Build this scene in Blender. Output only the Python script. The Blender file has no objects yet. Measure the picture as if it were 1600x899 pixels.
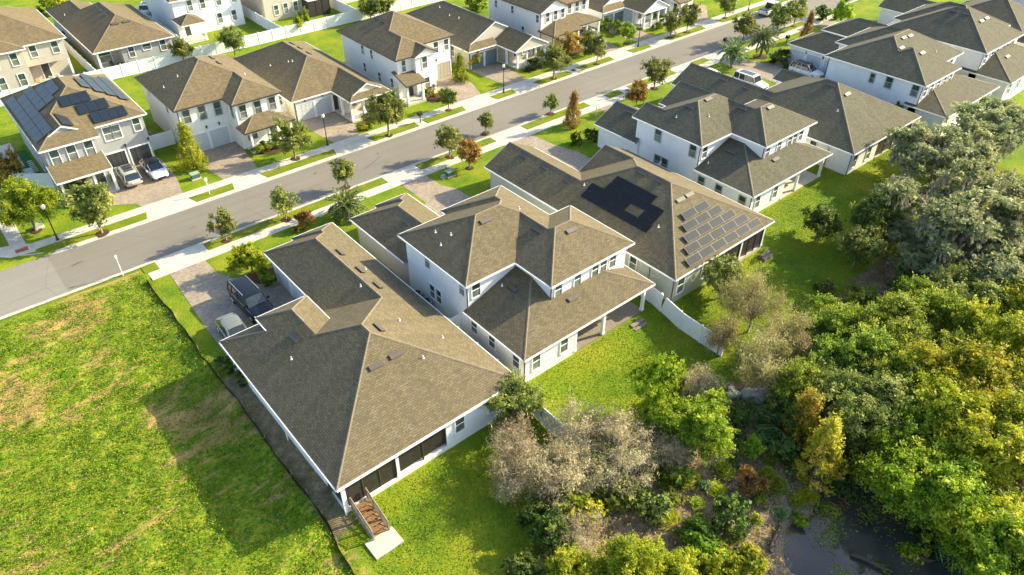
import bpy, math, random
import numpy as np
from mathutils import Vector, Matrix
R = math.radians
scene = bpy.context.scene
col = scene.collection

# ------------------------------------------------------------------ camera, sky, sun
FPX, PITCH, ROLL, YAW, CAMH = 1142.3, R(37.877), R(0.162), R(49.671), 40.0
def cam_axes():
    cp, sp = math.cos(PITCH), math.sin(PITCH)
    f = Vector((0, cp, -sp)); r = Vector((1, 0, 0)); u = r.cross(f)
    c, s = math.cos(ROLL), math.sin(ROLL)
    r2, u2 = c*r + s*u, -s*r + c*u
    X = Vector((math.sin(YAW), math.cos(YAW), 0)); Y = Vector((-math.cos(YAW), math.sin(YAW), 0)); Z = Vector((0, 0, 1))
    g = lambda v: Vector((v.dot(X), v.dot(Y), v.dot(Z)))
    return g(r2), g(u2), g(f)
CR, CU, CF = cam_axes()
cam_data = bpy.data.cameras.new("camera")
cam = bpy.data.objects.new("camera", cam_data); col.objects.link(cam)
cam_data.sensor_width = 36; cam_data.lens = FPX/1600*36
cam_data.clip_start = 0.5; cam_data.clip_end = 3000
m = Matrix.Identity(4)
for i in range(3):
    m[i][0] = CR[i]; m[i][1] = CU[i]; m[i][2] = -CF[i]
m[0][3], m[1][3], m[2][3] = 0, 0, CAMH
cam.matrix_world = m
scene.camera = cam
scene.render.resolution_x = 1024; scene.render.resolution_y = 575
def at(px, py, z=0.0):
    """point at height z seen at pixel px,py of the 1600 px photograph"""
    d = (px-800)/FPX*CR - (py-449.5)/FPX*CU + CF
    t = (z-CAMH)/d.z
    return Vector((d.x*t, d.y*t, z))

SUN_EL, SUN_AZ = 28.0, -18.0
world = bpy.data.worlds.new("World"); scene.world = world; world.use_nodes = True
nt = world.node_tree; bg = nt.nodes['Background']
sky = nt.nodes.new('ShaderNodeTexSky'); sky.sky_type = 'NISHITA'; sky.sun_disc = False
sky.sun_elevation = R(SUN_EL); sky.sun_rotation = R(90-SUN_AZ)
sky.air_density = 1.0; sky.dust_density = 1.5
wt = nt.nodes.new('ShaderNodeMix'); wt.data_type = 'RGBA'; wt.blend_type = 'MULTIPLY'; wt.inputs[0].default_value = 1; wt.inputs[7].default_value = (1.0, 1.0, 0.97, 1)
nt.links.new(sky.outputs[0], wt.inputs[6]); nt.links.new(wt.outputs[2], bg.inputs[0]); bg.inputs[1].default_value = 0.15
sd = bpy.data.lights.new("sun", 'SUN'); sd.energy = 4.4; sd.angle = R(0.55); sd.color = (1.0, 0.885, 0.57)
sun = bpy.data.objects.new("sun", sd); col.objects.link(sun)
sv = Vector((math.cos(R(SUN_EL))*math.cos(R(SUN_AZ)), math.cos(R(SUN_EL))*math.sin(R(SUN_AZ)), math.sin(R(SUN_EL))))
sun.rotation_euler = sv.to_track_quat('Z', 'Y').to_euler()
scene.view_settings.view_transform = 'Standard'; scene.view_settings.look = 'None'
scene.view_settings.exposure = 1.34; scene.view_settings.gamma = 1
scene.render.engine = 'CYCLES'

# ------------------------------------------------------------------ materials
def new_mat(name):
    m = bpy.data.materials.new(name); m.use_nodes = True
    n = m.node_tree; b = n.nodes['Principled BSDF']
    return m, n, b
def N(nt, kind, **kw):
    n = nt.nodes.new(kind)
    for k, v in kw.items():
        if k.startswith('i_'):
            key = k[2:]
            key = int(key) if key.isdigit() else key.replace('_', ' ')
            n.inputs[key].default_value = v
        else: setattr(n, k, v)
    return n
def noise(nt, scale, detail=4, rough=0.6, vec=None, kind='Object'):
    t = N(nt, 'ShaderNodeTexNoise', i_Scale=scale, i_Detail=detail, i_Roughness=rough)
    if vec is None:
        tc = N(nt, 'ShaderNodeNewGeometry'); nt.links.new(tc.outputs['Position'], t.inputs['Vector'])
    else: nt.links.new(vec, t.inputs['Vector'])
    return t
def ramp(nt, src, stops):
    r = N(nt, 'ShaderNodeValToRGB'); e = r.color_ramp.elements
    while len(e) < len(stops): e.new(0.5)
    for el, (p, c) in zip(e, stops):
        el.position = p; el.color = (*c, 1) if len(c) == 3 else c
    nt.links.new(src, r.inputs[0]); return r
def mix(nt, a, b, fac=0.5, mode='MIX'):
    x = N(nt, 'ShaderNodeMix', data_type='RGBA', blend_type=mode)
    for sock, v in ((x.inputs[0], fac), (x.inputs[6], a), (x.inputs[7], b)):
        if hasattr(v, 'is_output') or hasattr(v, 'links'): nt.links.new(v, sock)
        elif isinstance(v, (int, float)): sock.default_value = v
        else: sock.default_value = (*v, 1)
    return x.outputs[2]
def bump(nt, b, h, strength=0.3, dist=0.02):
    bp = N(nt, 'ShaderNodeBump', i_Strength=strength, i_Distance=dist)
    nt.links.new(h, bp.inputs['Height']); nt.links.new(bp.outputs[0], b.inputs['Normal'])
def plain(name, c, rough=0.6, metal=0.0, vary=0.08, scale=1.5, fine=None, spec=None):
    m, nt, b = new_mat(name)
    n = noise(nt, scale, 5, 0.65)
    lo = tuple(x*(1-vary) for x in c); hi = tuple(min(1, x*(1+vary)) for x in c)
    r = ramp(nt, n.outputs[0], [(0.3, lo), (0.7, hi)])
    nt.links.new(r.outputs[0], b.inputs['Base Color'])
    b.inputs['Roughness'].default_value = rough; b.inputs['Metallic'].default_value = metal
    if spec is not None: b.inputs['Specular IOR Level'].default_value = spec
    if fine:
        f = noise(nt, fine, 3); bump(nt, b, f.outputs[0], 0.35, 0.01)
    return m
def shingle(name, c):
    m, nt, b = new_mat(name)
    uv = N(nt, 'ShaderNodeUVMap')
    br = N(nt, 'ShaderNodeTexBrick', offset=0.5, i_Scale=1.0)
    br.inputs['Brick Width'].default_value = 0.34; br.inputs['Row Height'].default_value = 0.16
    br.inputs['Mortar Size'].default_value = 0.016; br.inputs['Mortar Smooth'].default_value = 0.3
    br.inputs['Bias'].default_value = 0.0
    br.inputs['Color1'].default_value = (*[x*1.22 for x in c], 1)
    br.inputs['Color2'].default_value = (*[x*0.86 for x in c], 1)
    br.inputs['Mortar'].default_value = (*[x*0.58 for x in c], 1)
    nt.links.new(uv.outputs[0], br.inputs['Vector'])
    n1 = noise(nt, 0.35, 5, 0.6); n2 = noise(nt, 9.0, 3, 0.7)
    r1 = ramp(nt, n1.outputs[0], [(0.3, (0.92, 0.92, 0.93)), (0.7, (1.06, 1.05, 1.03))])
    r2 = ramp(nt, n2.outputs[0], [(0.3, (0.74, 0.74, 0.74)), (0.7, (1.22, 1.22, 1.2))])
    # faint stain streaks running down the slope
    mp = N(nt, 'ShaderNodeMapping'); mp.inputs['Scale'].default_value = (1.6, 0.12, 1); nt.links.new(uv.outputs[0], mp.inputs[0])
    n3 = noise(nt, 1.0, 4, 0.6, vec=mp.outputs[0])
    r3 = ramp(nt, n3.outputs[0], [(0.35, (0.9, 0.9, 0.9)), (0.65, (1.05, 1.05, 1.05))])
    x = mix(nt, br.outputs[0], r1.outputs[0], 1.0, 'MULTIPLY'); x = mix(nt, x, r2.outputs[0], 1.0, 'MULTIPLY')
    x = mix(nt, x, r3.outputs[0], 1.0, 'MULTIPLY')
    nt.links.new(x, b.inputs['Base Color']); b.inputs['Roughness'].default_value = 0.9
    b.inputs['Specular IOR Level'].default_value = 0.25
    bump(nt, b, br.outputs[0], 0.5, 0.03)
    return m
SHINGLE = shingle('brown shingles', (0.148, 0.120, 0.072))
SHINGLE_OLIVE = shingle('grey brown shingles', (0.110, 0.102, 0.070))
SHINGLE_TAN = shingle('tan shingles', (0.160, 0.125, 0.072))
CAP = plain('ridge shingles', (0.19, 0.15, 0.10), 0.9, vary=0.3, scale=7)
def boards(name, c, w=0.2):
    """painted lap siding: fine horizontal relief"""
    m, nt, b = new_mat(name)
    g = N(nt, 'ShaderNodeNewGeometry'); sx = N(nt, 'ShaderNodeSeparateXYZ'); nt.links.new(g.outputs['Position'], sx.inputs[0])
    mu = N(nt, 'ShaderNodeMath', operation='MULTIPLY', i_1=1/w); nt.links.new(sx.outputs[2], mu.inputs[0])
    fr = N(nt, 'ShaderNodeMath', operation='FRACT'); nt.links.new(mu.outputs[0], fr.inputs[0])
    n = noise(nt, 0.8, 5); r = ramp(nt, n.outputs[0], [(0.3, tuple(x*.92 for x in c)), (0.7, tuple(min(1, x*1.05) for x in c))])
    gr = ramp(nt, fr.outputs[0], [(0.0, (0.8, 0.8, 0.8)), (0.1, (1, 1, 1))])
    nt.links.new(mix(nt, r.outputs[0], gr.outputs[0], 1.0, 'MULTIPLY'), b.inputs['Base Color'])
    b.inputs['Roughness'].default_value = 0.6
    bump(nt, b, fr.outputs[0], 0.25, 0.02); return m
WHITE = boards('white siding', (0.78, 0.79, 0.80)); CREAM = plain('cream stucco', (0.62, 0.56, 0.46), 0.85, vary=.05, fine=30)
STUCCO = plain('white stucco', (0.76, 0.74, 0.70), 0.85, vary=0.05, scale=.8, fine=30)
GREY = boards('grey siding', (0.36, 0.36, 0.36)); GREYD = boards('slate siding', (0.30, 0.33, 0.35))
TAUPE = plain('taupe stucco', (0.48, 0.43, 0.36), 0.85, vary=.05, fine=30); SAGE = boards('sage siding', (0.42, 0.44, 0.38))
TRIM = plain('white trim', (0.82, 0.82, 0.82), 0.45, vary=.03); DTRIM = plain('bronze trim', (0.06, 0.045, 0.035), 0.4)
VINYL = plain('white vinyl', (0.80, 0.81, 0.83), 0.4, vary=.04)
CONC = plain('pale concrete', (0.50, 0.46, 0.39), 0.9, vary=.14, scale=1.2, fine=12)
KERB = plain('kerb concrete', (0.46, 0.43, 0.37), 0.9, vary=.22, scale=.9, fine=12)
SCREEN = plain('dark insect screen', (0.030, 0.026, 0.022), 0.55, vary=.25, scale=2)
BLACK = plain('black metal', (0.012, 0.012, 0.013), 0.4); METAL = plain('brown vent metal', (0.085, 0.072, 0.06), 0.5, vary=.2)
WPIPE = plain('white pipe', (0.75, 0.76, 0.76), 0.4); GALV = plain('galvanised metal', (0.42, 0.43, 0.44), 0.4, 0.6)
WOOD = plain('deck wood', (0.33, 0.17, 0.075), 0.75, vary=.3, scale=5); WOODG = plain('grey wood', (0.22, 0.18, 0.14), 0.8, vary=.25, scale=5)
DGAR = plain('charcoal door paint', (0.045, 0.048, 0.05), 0.4); LGAR = plain('pale door paint', (0.55, 0.56, 0.56), 0.45, vary=.03)
TANGAR = plain('tan door paint', (0.42, 0.37, 0.30), 0.45, vary=.03); BLUGAR = plain('blue grey door paint', (0.17, 0.21, 0.22), 0.45)
def glassm(name, c, rough=0.08):
    m, nt, b = new_mat(name)
    n = noise(nt, 0.9, 2); r = ramp(nt, n.outputs[0], [(0.35, tuple(x*.6 for x in c)), (0.65, tuple(x*1.4 for x in c))])
    nt.links.new(r.outputs[0], b.inputs['Base Color']); b.inputs['Roughness'].default_value = rough
    b.inputs['Specular IOR Level'].default_value = 0.8; return m
GLASS = glassm('window glass', (0.045, 0.075, 0.07)); GLASS2 = glassm('window glass with blind', (0.16, 0.18, 0.16), 0.2)
CARGLASS = glassm('car glass', (0.02, 0.028, 0.03), 0.04)
def solar_mat(name, c):
    m, nt, b = new_mat(name)
    uv = N(nt, 'ShaderNodeUVMap')
    br = N(nt, 'ShaderNodeTexBrick', offset=0.0, i_Scale=1.0)
    br.inputs['Brick Width'].default_value = 0.165; br.inputs['Row Height'].default_value = 0.165; br.inputs['Mortar Size'].default_value = 0.006
    br.inputs['Color1'].default_value = (*c, 1); br.inputs['Color2'].default_value = (*[x*1.25 for x in c], 1); br.inputs['Mortar'].default_value = (0.05, 0.055, 0.06, 1)
    nt.links.new(uv.outputs[0], br.inputs['Vector']); nt.links.new(br.outputs[0], b.inputs['Base Color'])
    b.inputs['Roughness'].default_value = 0.3; b.inputs['Specular IOR Level'].default_value = 0.35; return m
SOLAR = solar_mat('solar cells', (0.010, 0.018, 0.032)); SOLARG = solar_mat('grey solar cells', (0.030, 0.035, 0.042)); SOLARG.node_tree.nodes['Principled BSDF'].inputs['Specular IOR Level'].default_value = .05; SOLARG.node_tree.nodes['Principled BSDF'].inputs['Roughness'].default_value = .5; SOLARK = solar_mat('black solar cells', (0.010, 0.011, 0.013)); SOLARK.node_tree.nodes['Principled BSDF'].inputs['Specular IOR Level'].default_value = .12; SOLARF = plain('solar frame', (0.22, 0.22, 0.22), 0.5, 0); SOLARB = plain('black solar frame', (0.02, 0.02, 0.022), 0.4)
def paver():
    m, nt, b = new_mat('brick pavers')
    g = N(nt, 'ShaderNodeNewGeometry')
    br = N(nt, 'ShaderNodeTexBrick', offset=0.5, i_Scale=1.0)
    br.inputs['Brick Width'].default_value = 0.30; br.inputs['Row Height'].default_value = 0.20; br.inputs['Mortar Size'].default_value = 0.010
    br.inputs['Color1'].default_value = (0.37, 0.30, 0.225, 1); br.inputs['Color2'].default_value = (0.27, 0.225, 0.175, 1); br.inputs['Mortar'].default_value = (0.15, 0.125, 0.10, 1)
    nt.links.new(g.outputs['Position'], br.inputs['Vector'])
    n = noise(nt, 0.5, 5); r = ramp(nt, n.outputs[0], [(0.3, (0.82, 0.82, 0.84)), (0.7, (1.14, 1.12, 1.08))])
    n2 = noise(nt, 4, 4); r2 = ramp(nt, n2.outputs[0], [(0.3, (0.85, 0.85, 0.85)), (0.7, (1.15, 1.13, 1.1))])
    x = mix(nt, mix(nt, br.outputs[0], r.outputs[0], 1.0, 'MULTIPLY'), r2.outputs[0], 1.0, 'MULTIPLY')
    nt.links.new(x, b.inputs['Base Color']); b.inputs['Roughness'].default_value = 0.85
    bump(nt, b, br.outputs[0], 0.3, 0.01); return m
PAVER = paver()
def asphalt(name, c):
    m, nt, b = new_mat(name)
    n = noise(nt, 0.10, 4); n2 = noise(nt, 14, 3, 0.8)
    r = ramp(nt, n.outputs[0], [(0.3, tuple(x*.90 for x in c)), (0.7, tuple(x*1.08 for x in c))])
    r2 = ramp(nt, n2.outputs[0], [(0.25, (0.78, 0.78, 0.78)), (0.75, (1.2, 1.2, 1.2))])
    # tyre-worn lanes and dull streaks along the street
    g = N(nt, 'ShaderNodeNewGeometry'); mp = N(nt, 'ShaderNodeMapping'); mp.inputs['Scale'].default_value = (0.03, 1.1, 1)
    nt.links.new(g.outputs['Position'], mp.inputs[0]); n3 = noise(nt, 1.0, 4, 0.7, vec=mp.outputs[0])
    r3 = ramp(nt, n3.outputs[0], [(0.3, (0.90, 0.90, 0.91)), (0.7, (1.07, 1.07, 1.06))])
    # thin meandering cracks
    v = N(nt, 'ShaderNodeTexVoronoi', feature='DISTANCE_TO_EDGE', i_Scale=0.09); nt.links.new(g.outputs['Position'], v.inputs['Vector'])
    r4 = ramp(nt, v.outputs[0], [(0.0, (0.72, 0.72, 0.72)), (0.006, (1, 1, 1))])
    x = mix(nt, mix(nt, r.outputs[0], r2.outputs[0], 1.0, 'MULTIPLY'), r3.outputs[0], 1.0, 'MULTIPLY')
    x = mix(nt, x, r4.outputs[0], 0.6, 'MULTIPLY')
    nt.links.new(x, b.inputs['Base Color']); b.inputs['Roughness'].default_value = 0.9; bump(nt, b, n2.outputs[0], 0.3, 0.01); return m
ASPH = asphalt('worn asphalt', (0.190, 0.170, 0.143)); ASPH2 = asphalt('pale asphalt', (0.225, 0.208, 0.18))
def ground_mat():
    """lawn, weedy field, bare soil: mixed by vertex weights 'field' and 'soil'"""
    m, nt, b = new_mat('ground cover')
    n = noise(nt, 0.22, 7, 0.72); n2 = noise(nt, 7, 5, 0.75); n3 = noise(nt, 1.6, 5, 0.7)
    lawn = ramp(nt, n.outputs[0], [(0.30, (0.070, 0.140, 0.009)), (0.45, (0.130, 0.205, 0.011)), (0.58, (0.205, 0.250, 0.014)), (0.74, (0.30, 0.265, 0.032))])
    lf = ramp(nt, n2.outputs[0], [(0.3, (0.60, 0.64, 0.60)), (0.7, (1.35, 1.3, 1.3))])
    lawnc = mix(nt, lawn.outputs[0], lf.outputs[0], 1.0, 'MULTIPLY')
    # field: green weeds with stretched dry straw streaks
    g = N(nt, 'ShaderNodeNewGeometry'); mp = N(nt, 'ShaderNodeMapping'); mp.inputs['Rotation'].default_value = (0, 0, R(8)); mp.inputs['Scale'].default_value = (0.35, 1.5, 1)
    nt.links.new(g.outputs['Position'], mp.inputs[0]); st = noise(nt, 1.0, 7, 0.72, vec=mp.outputs[0])
    patch = noise(nt, 0.13, 3, 0.5)
    ad = N(nt, 'ShaderNodeMath', operation='MULTIPLY_ADD', i_1=1.15, i_2=-0.56); nt.links.new(patch.outputs[0], ad.inputs[0])
    ad2 = N(nt, 'ShaderNodeMath', operation='ADD'); nt.links.new(ad.outputs[0], ad2.inputs[0]); nt.links.new(st.outputs[0], ad2.inputs[1])
    dry = ramp(nt, ad2.outputs[0], [(0.57, (0, 0, 0)), (0.67, (1, 1, 1))])
    n4 = noise(nt, 2.6, 9, 0.82)
    fg = ramp(nt, n4.outputs[0], [(0.38, (0.040, 0.092, 0.007)), (0.46, (0.105, 0.190, 0.009)), (0.54, (0.195, 0.250, 0.012)), (0.63, (0.42, 0.31, 0.06))])
    mp5 = N(nt, 'ShaderNodeMapping'); mp5.inputs['Rotation'].default_value = (0, 0, R(-12)); mp5.inputs['Scale'].default_value = (.9, 3.4, 1); nt.links.new(g.outputs['Position'], mp5.inputs[0])
    n5 = noise(nt, 1.0, 8, .78, vec=mp5.outputs[0]); dry2 = ramp(nt, n5.outputs[0], [(0.575, (0, 0, 0)), (0.635, (1, 1, 1))]); dmx = N(nt, 'ShaderNodeMath', operation='MAXIMUM'); nt.links.new(dry.outputs[0], dmx.inputs[0]); nt.links.new(dry2.outputs[0], dmx.inputs[1])
    fd = ramp(nt, n2.outputs[0], [(0.3, (0.30, 0.185, 0.06)), (0.7, (0.52, 0.345, 0.13))])
    fieldc = mix(nt, mix(nt, fg.outputs[0], lf.outputs[0], 1.0, 'MULTIPLY'), fd.outputs[0], dmx.outputs[0])
    soil = ramp(nt, n3.outputs[0], [(0.3, (0.12, 0.085, 0.055)), (0.5, (0.23, 0.165, 0.11)), (0.7, (0.36, 0.27, 0.18))])
    soilc = mix(nt, soil.outputs[0], lf.outputs[0], 1.0, 'MULTIPLY')
    a1 = N(nt, 'ShaderNodeAttribute', attribute_name='field'); a2 = N(nt, 'ShaderNodeAttribute', attribute_name='soil')
    x = mix(nt, lawnc, fieldc, a1.outputs['Fac']); x = mix(nt, x, soilc, a2.outputs['Fac'])
    nt.links.new(x, b.inputs['Base Color']); b.inputs['Roughness'].default_value = 0.95; b.inputs['Specular IOR Level'].default_value = 0.15
    bump(nt, b, n2.outputs[0], 0.9, 0.08); return m
GROUND = ground_mat()
def grass_mat(name, a, c, fine=6):
    m, nt, b = new_mat(name); n = noise(nt, 0.5, 6, .7); n2 = noise(nt, fine, 5, .75)
    r = ramp(nt, n.outputs[0], [(0.3, a), (0.7, c)]); r2 = ramp(nt, n2.outputs[0], [(0.3, (0.65, 0.68, 0.65)), (0.7, (1.3, 1.25, 1.25))])
    nt.links.new(mix(nt, r.outputs[0], r2.outputs[0], 1.0, 'MULTIPLY'), b.inputs['Base Color']); b.inputs['Roughness'].default_value = .95
    b.inputs['Specular IOR Level'].default_value = 0.15
    bump(nt, b, n2.outputs[0], .8, .06); return m
VERGE = grass_mat('verge grass', (0.095, 0.15, 0.008), (0.215, 0.23, 0.016)); TURF = grass_mat('artificial turf', (0.02, 0.11, 0.03), (0.03, 0.15, 0.04))
MULCH = grass_mat('brown mulch', (0.05, 0.028, 0.018), (0.12, 0.065, 0.038))
def leafm(name, dark, mid, light, trans=0.35):
    m, nt, b = new_mat(name)
    a = N(nt, 'ShaderNodeAttribute', attribute_name='tint'); oi = N(nt, 'ShaderNodeObjectInfo')
    r = ramp(nt, a.outputs['Fac'], [(0.0, dark), (0.5, mid), (1.0, light)])
    hv = N(nt, 'ShaderNodeHueSaturation'); mr = N(nt, 'ShaderNodeMapRange'); mr.inputs[3].default_value = 0.85; mr.inputs[4].default_value = 1.18
    nt.links.new(oi.outputs['Random'], mr.inputs[0]); nt.links.new(mr.outputs[0], hv.inputs['Value'])
    mr2 = N(nt, 'ShaderNodeMapRange'); mr2.inputs[3].default_value = 0.480; mr2.inputs[4].default_value = 0.512
    nt.links.new(oi.outputs['Random'], mr2.inputs[0]); nt.links.new(mr2.outputs[0], hv.inputs['Hue'])
    nt.links.new(r.outputs[0], hv.inputs['Color'])
    nt.links.new(hv.outputs[0], b.inputs['Base Color']); b.inputs['Roughness'].default_value = 0.55; b.inputs['Specular IOR Level'].default_value = 0.3
    if trans:
        tr = N(nt, 'ShaderNodeBsdfTranslucent'); nt.links.new(hv.outputs[0], tr.inputs[0])
        ms = N(nt, 'ShaderNodeMixShader', i_0=trans); out = nt.nodes['Material Output']
        nt.links.new(b.outputs[0], ms.inputs[1]); nt.links.new(tr.outputs[0], ms.inputs[2]); nt.links.new(ms.outputs[0], out.inputs[0])
    return m
L_OAK = leafm('street oak leaves', (0.10, 0.14, 0.026), (0.215, 0.26, 0.05), (0.40, 0.41, 0.09))
L_LIVE = leafm('live oak leaves', (0.15, 0.185, 0.07), (0.29, 0.33, 0.135), (0.50, 0.53, 0.26), .5)
L_YEL = leafm('yellow green leaves', (0.15, 0.215, 0.010), (0.35, 0.405, 0.018), (0.64, 0.58, 0.05), .5)
L_BRI = leafm('bright green leaves', (0.105, 0.19, 0.012), (0.26, 0.37, 0.020), (0.50, 0.56, 0.045), .5)
L_MID = leafm('mid green leaves', (0.11, 0.175, 0.016), (0.235, 0.32, 0.030), (0.46, 0.50, 0.06), .5)
L_DARK = leafm('dark green leaves', (0.045, 0.085, 0.014), (0.10, 0.165, 0.026), (0.23, 0.29, 0.05), .4)
L_ORG = leafm('autumn leaves', (0.20, 0.10, 0.025), (0.36, 0.21, 0.04), (0.46, 0.36, 0.06))
L_CYP = leafm('turning cypress needles', (0.25, 0.25, 0.02), (0.50, 0.45, 0.035), (0.72, 0.50, 0.08), .5)
L_TAN = leafm('dry pale twigs', (0.26, 0.21, 0.115), (0.44, 0.37, 0.21), (0.64, 0.55, 0.34), .35)
L_TANG = leafm('pale olive twigs', (0.19, 0.17, 0.055), (0.36, 0.32, 0.12), (0.56, 0.49, 0.21), .35)
L_MOSS = leafm('hanging grey moss', (0.19, 0.185, 0.12), (0.33, 0.315, 0.21), (0.50, 0.46, 0.32), .25)
L_PALM = leafm('palm leaflets', (0.08, 0.14, 0.035), (0.17, 0.25, 0.07), (0.36, 0.40, 0.12), .3)
L_BLUE = leafm('blue green blades', (0.07, 0.13, 0.045), (0.14, 0.24, 0.075), (0.30, 0.42, 0.14), .35)
L_WEED = leafm('weeds', (0.065, 0.145, 0.007), (0.155, 0.26, 0.009), (0.33, 0.37, 0.02), .35)
L_LAWN = leafm('lawn blades', (0.08, 0.155, 0.009), (0.165, 0.235, 0.013), (0.32, 0.32, 0.03), .35)
BARK = plain('grey bark', (0.20, 0.165, 0.13), .9, vary=.3, scale=6); BARKD = plain('wet dark bark', (0.06, 0.045, 0.035), .8, vary=.4, scale=8); BARKP = plain('pale bark', (0.36, 0.32, 0.27), .9, vary=.3, scale=6)

# ------------------------------------------------------------------ mesh helpers
def tag(o, label=None, cat=None, group=None, kind=None):
    if label: o['label'] = label
    if cat: o['category'] = cat
    if group: o['group'] = group
    if kind: o['kind'] = kind
    return o
def empty(name, loc, label=None, cat=None, group=None, rz=0.0):
    o = bpy.data.objects.new(name, None); col.objects.link(o); o.location = loc; o.rotation_euler = (0, 0, rz)
    o.empty_display_size = 0.3
    return tag(o, label, cat, group)
class MB:
    def __init__(s): s.v = []; s.f = []; s.m = []; s.uv = []
    def poly(s, pts, m=0, uv=None):
        n = len(s.v); s.v += [tuple(p) for p in pts]; s.f.append(tuple(range(n, n+len(pts)))); s.m.append(m)
        s.uv.append(uv if uv else [(0, 0)]*len(pts))
    def box(s, x0, x1, y0, y1, z0, z1, m=0, rot=0.0, c=None):
        n = len(s.v)
        P = [(x, y, z) for z in (z0, z1) for y in (y0, y1) for x in (x0, x1)]
        if rot:
            cx, cy = c if c else ((x0+x1)/2, (y0+y1)/2); ca, sa = math.cos(rot), math.sin(rot)
            P = [(cx+(x-cx)*ca-(y-cy)*sa, cy+(x-cx)*sa+(y-cy)*ca, z) for x, y, z in P]
        s.v += P
        for f in ((0, 2, 3, 1), (4, 5, 7, 6), (0, 1, 5, 4), (2, 6, 7, 3), (0, 4, 6, 2), (1, 3, 7, 5)):
            s.f.append(tuple(n+i for i in f)); s.m.append(m); s.uv.append([(0, 0), (1, 0), (1, 1), (0, 1)])
    def tube(s, pts, rad, n=8, m=0, cap=True):
        rings = []
        for i, p in enumerate(pts):
            p = Vector(p); a = Vector(pts[max(0, i-1)]); b = Vector(pts[min(len(pts)-1, i+1)])
            d = (b-a); d = d.normalized() if d.length > 1e-6 else Vector((0, 0, 1))
            u = d.cross(Vector((0, 0, 1)));
            if u.length < 1e-3: u = Vector((1, 0, 0))
            u.normalize(); w = d.cross(u); r = rad[i] if hasattr(rad, '__len__') else rad
            base = len(s.v)
            for k in range(n):
                t = 2*math.pi*k/n; s.v.append(tuple(p+u*(r*math.cos(t))+w*(r*math.sin(t))))
            rings.append(base)
        for a, b in zip(rings, rings[1:]):
            for k in range(n):
                s.f.append((a+k, a+(k+1) % n, b+(k+1) % n, b+k)); s.m.append(m); s.uv.append([(0, 0)]*4)
        if cap:
            for a in (rings[0], rings[-1]): s.f.append(tuple(a+k for k in range(n))); s.m.append(m); s.uv.append([(0, 0)]*n)
    def lathe(s, prof, cx=0, cy=0, n=12, m=0):
        rings = []
        for r, z in prof:
            b = len(s.v); rings.append(b)
            for k in range(n):
                t = 2*math.pi*k/n; s.v.append((cx+r*math.cos(t), cy+r*math.sin(t), z))
        for a, b in zip(rings, rings[1:]):
            for k in range(n):
                s.f.append((a+k, a+(k+1) % n, b+(k+1) % n, b+k)); s.m.append(m); s.uv.append([(0, 0)]*4)
    def mesh(s, name, mats, off=(0, 0, 0), smooth=False):
        me = bpy.data.meshes.new(name)
        ox, oy, oz = off
        me.from_pydata([(x-ox, y-oy, z-oz) for x, y, z in s.v], [], s.f)
        for mt in (mats if isinstance(mats, (list, tuple)) else [mats]): me.materials.append(mt)
        me.polygons.foreach_set('material_index', s.m)
        ul = me.uv_layers.new(name='UVMap'); flat = [c for f in s.uv for p in f for c in p]
        ul.data.foreach_set('uv', flat)
        if smooth: me.polygons.foreach_set('use_smooth', [True]*len(me.polygons))
        me.update(); return me
def link(name, me, parent=None, loc=(0, 0, 0), rz=0.0, scale=None):
    o = bpy.data.objects.new(name, me); col.objects.link(o); o.location = loc; o.rotation_euler = (0, 0, rz)
    if scale: o.scale = scale
    if parent: o.parent = parent
    return o
def build(name, mb, mats, parent=None, smooth=False):
    """mesh given in world coordinates; a parent is an unrotated Empty"""
    off = parent.location if parent else (0, 0, 0)
    return link(name, mb.mesh(name, mats, off, smooth), parent)
def copy_tree(o, loc, rz=None, parent=None, label=None, group=None):
    c = o.copy(); col.objects.link(c)
    if parent: c.parent = parent
    else:
        c.location = loc
        if rz is not None: c.rotation_euler = (0, 0, rz)
    if label: c['label'] = label
    if group: c['group'] = group
    for ch in list(o.children): copy_tree(ch, None, parent=c)
    return c

# ------------------------------------------------------------------ terrain
def sst(a, b, x):
    t = min(1, max(0, (x-a)/(b-a))); return t*t*(3-2*t)
POND = (35.3, 4.2)
def pond_d(x, y):
    dx, dy = (x-POND[0])/7.6, (y-POND[1])/5.6
    return math.sqrt(dx*dx+dy*dy) + 0.10*math.sin(x*1.3+1)+0.08*math.cos(y*1.9)
def tz(x, y):
    z = -0.9*sst(30.6, 25.6, y)
    if x < 9: z = min(z, -0.6*sst(60, 46, y)*sst(9.0, 6.5, x) + (z if y < 31 else 0)*0)
    z -= 0.6*sst(18, 9, y)*sst(14, 24, x)
    d = pond_d(x, y)
    if d < 1.25: z -= 1.0*sst(1.25, 0.8, d)
    return z

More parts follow.
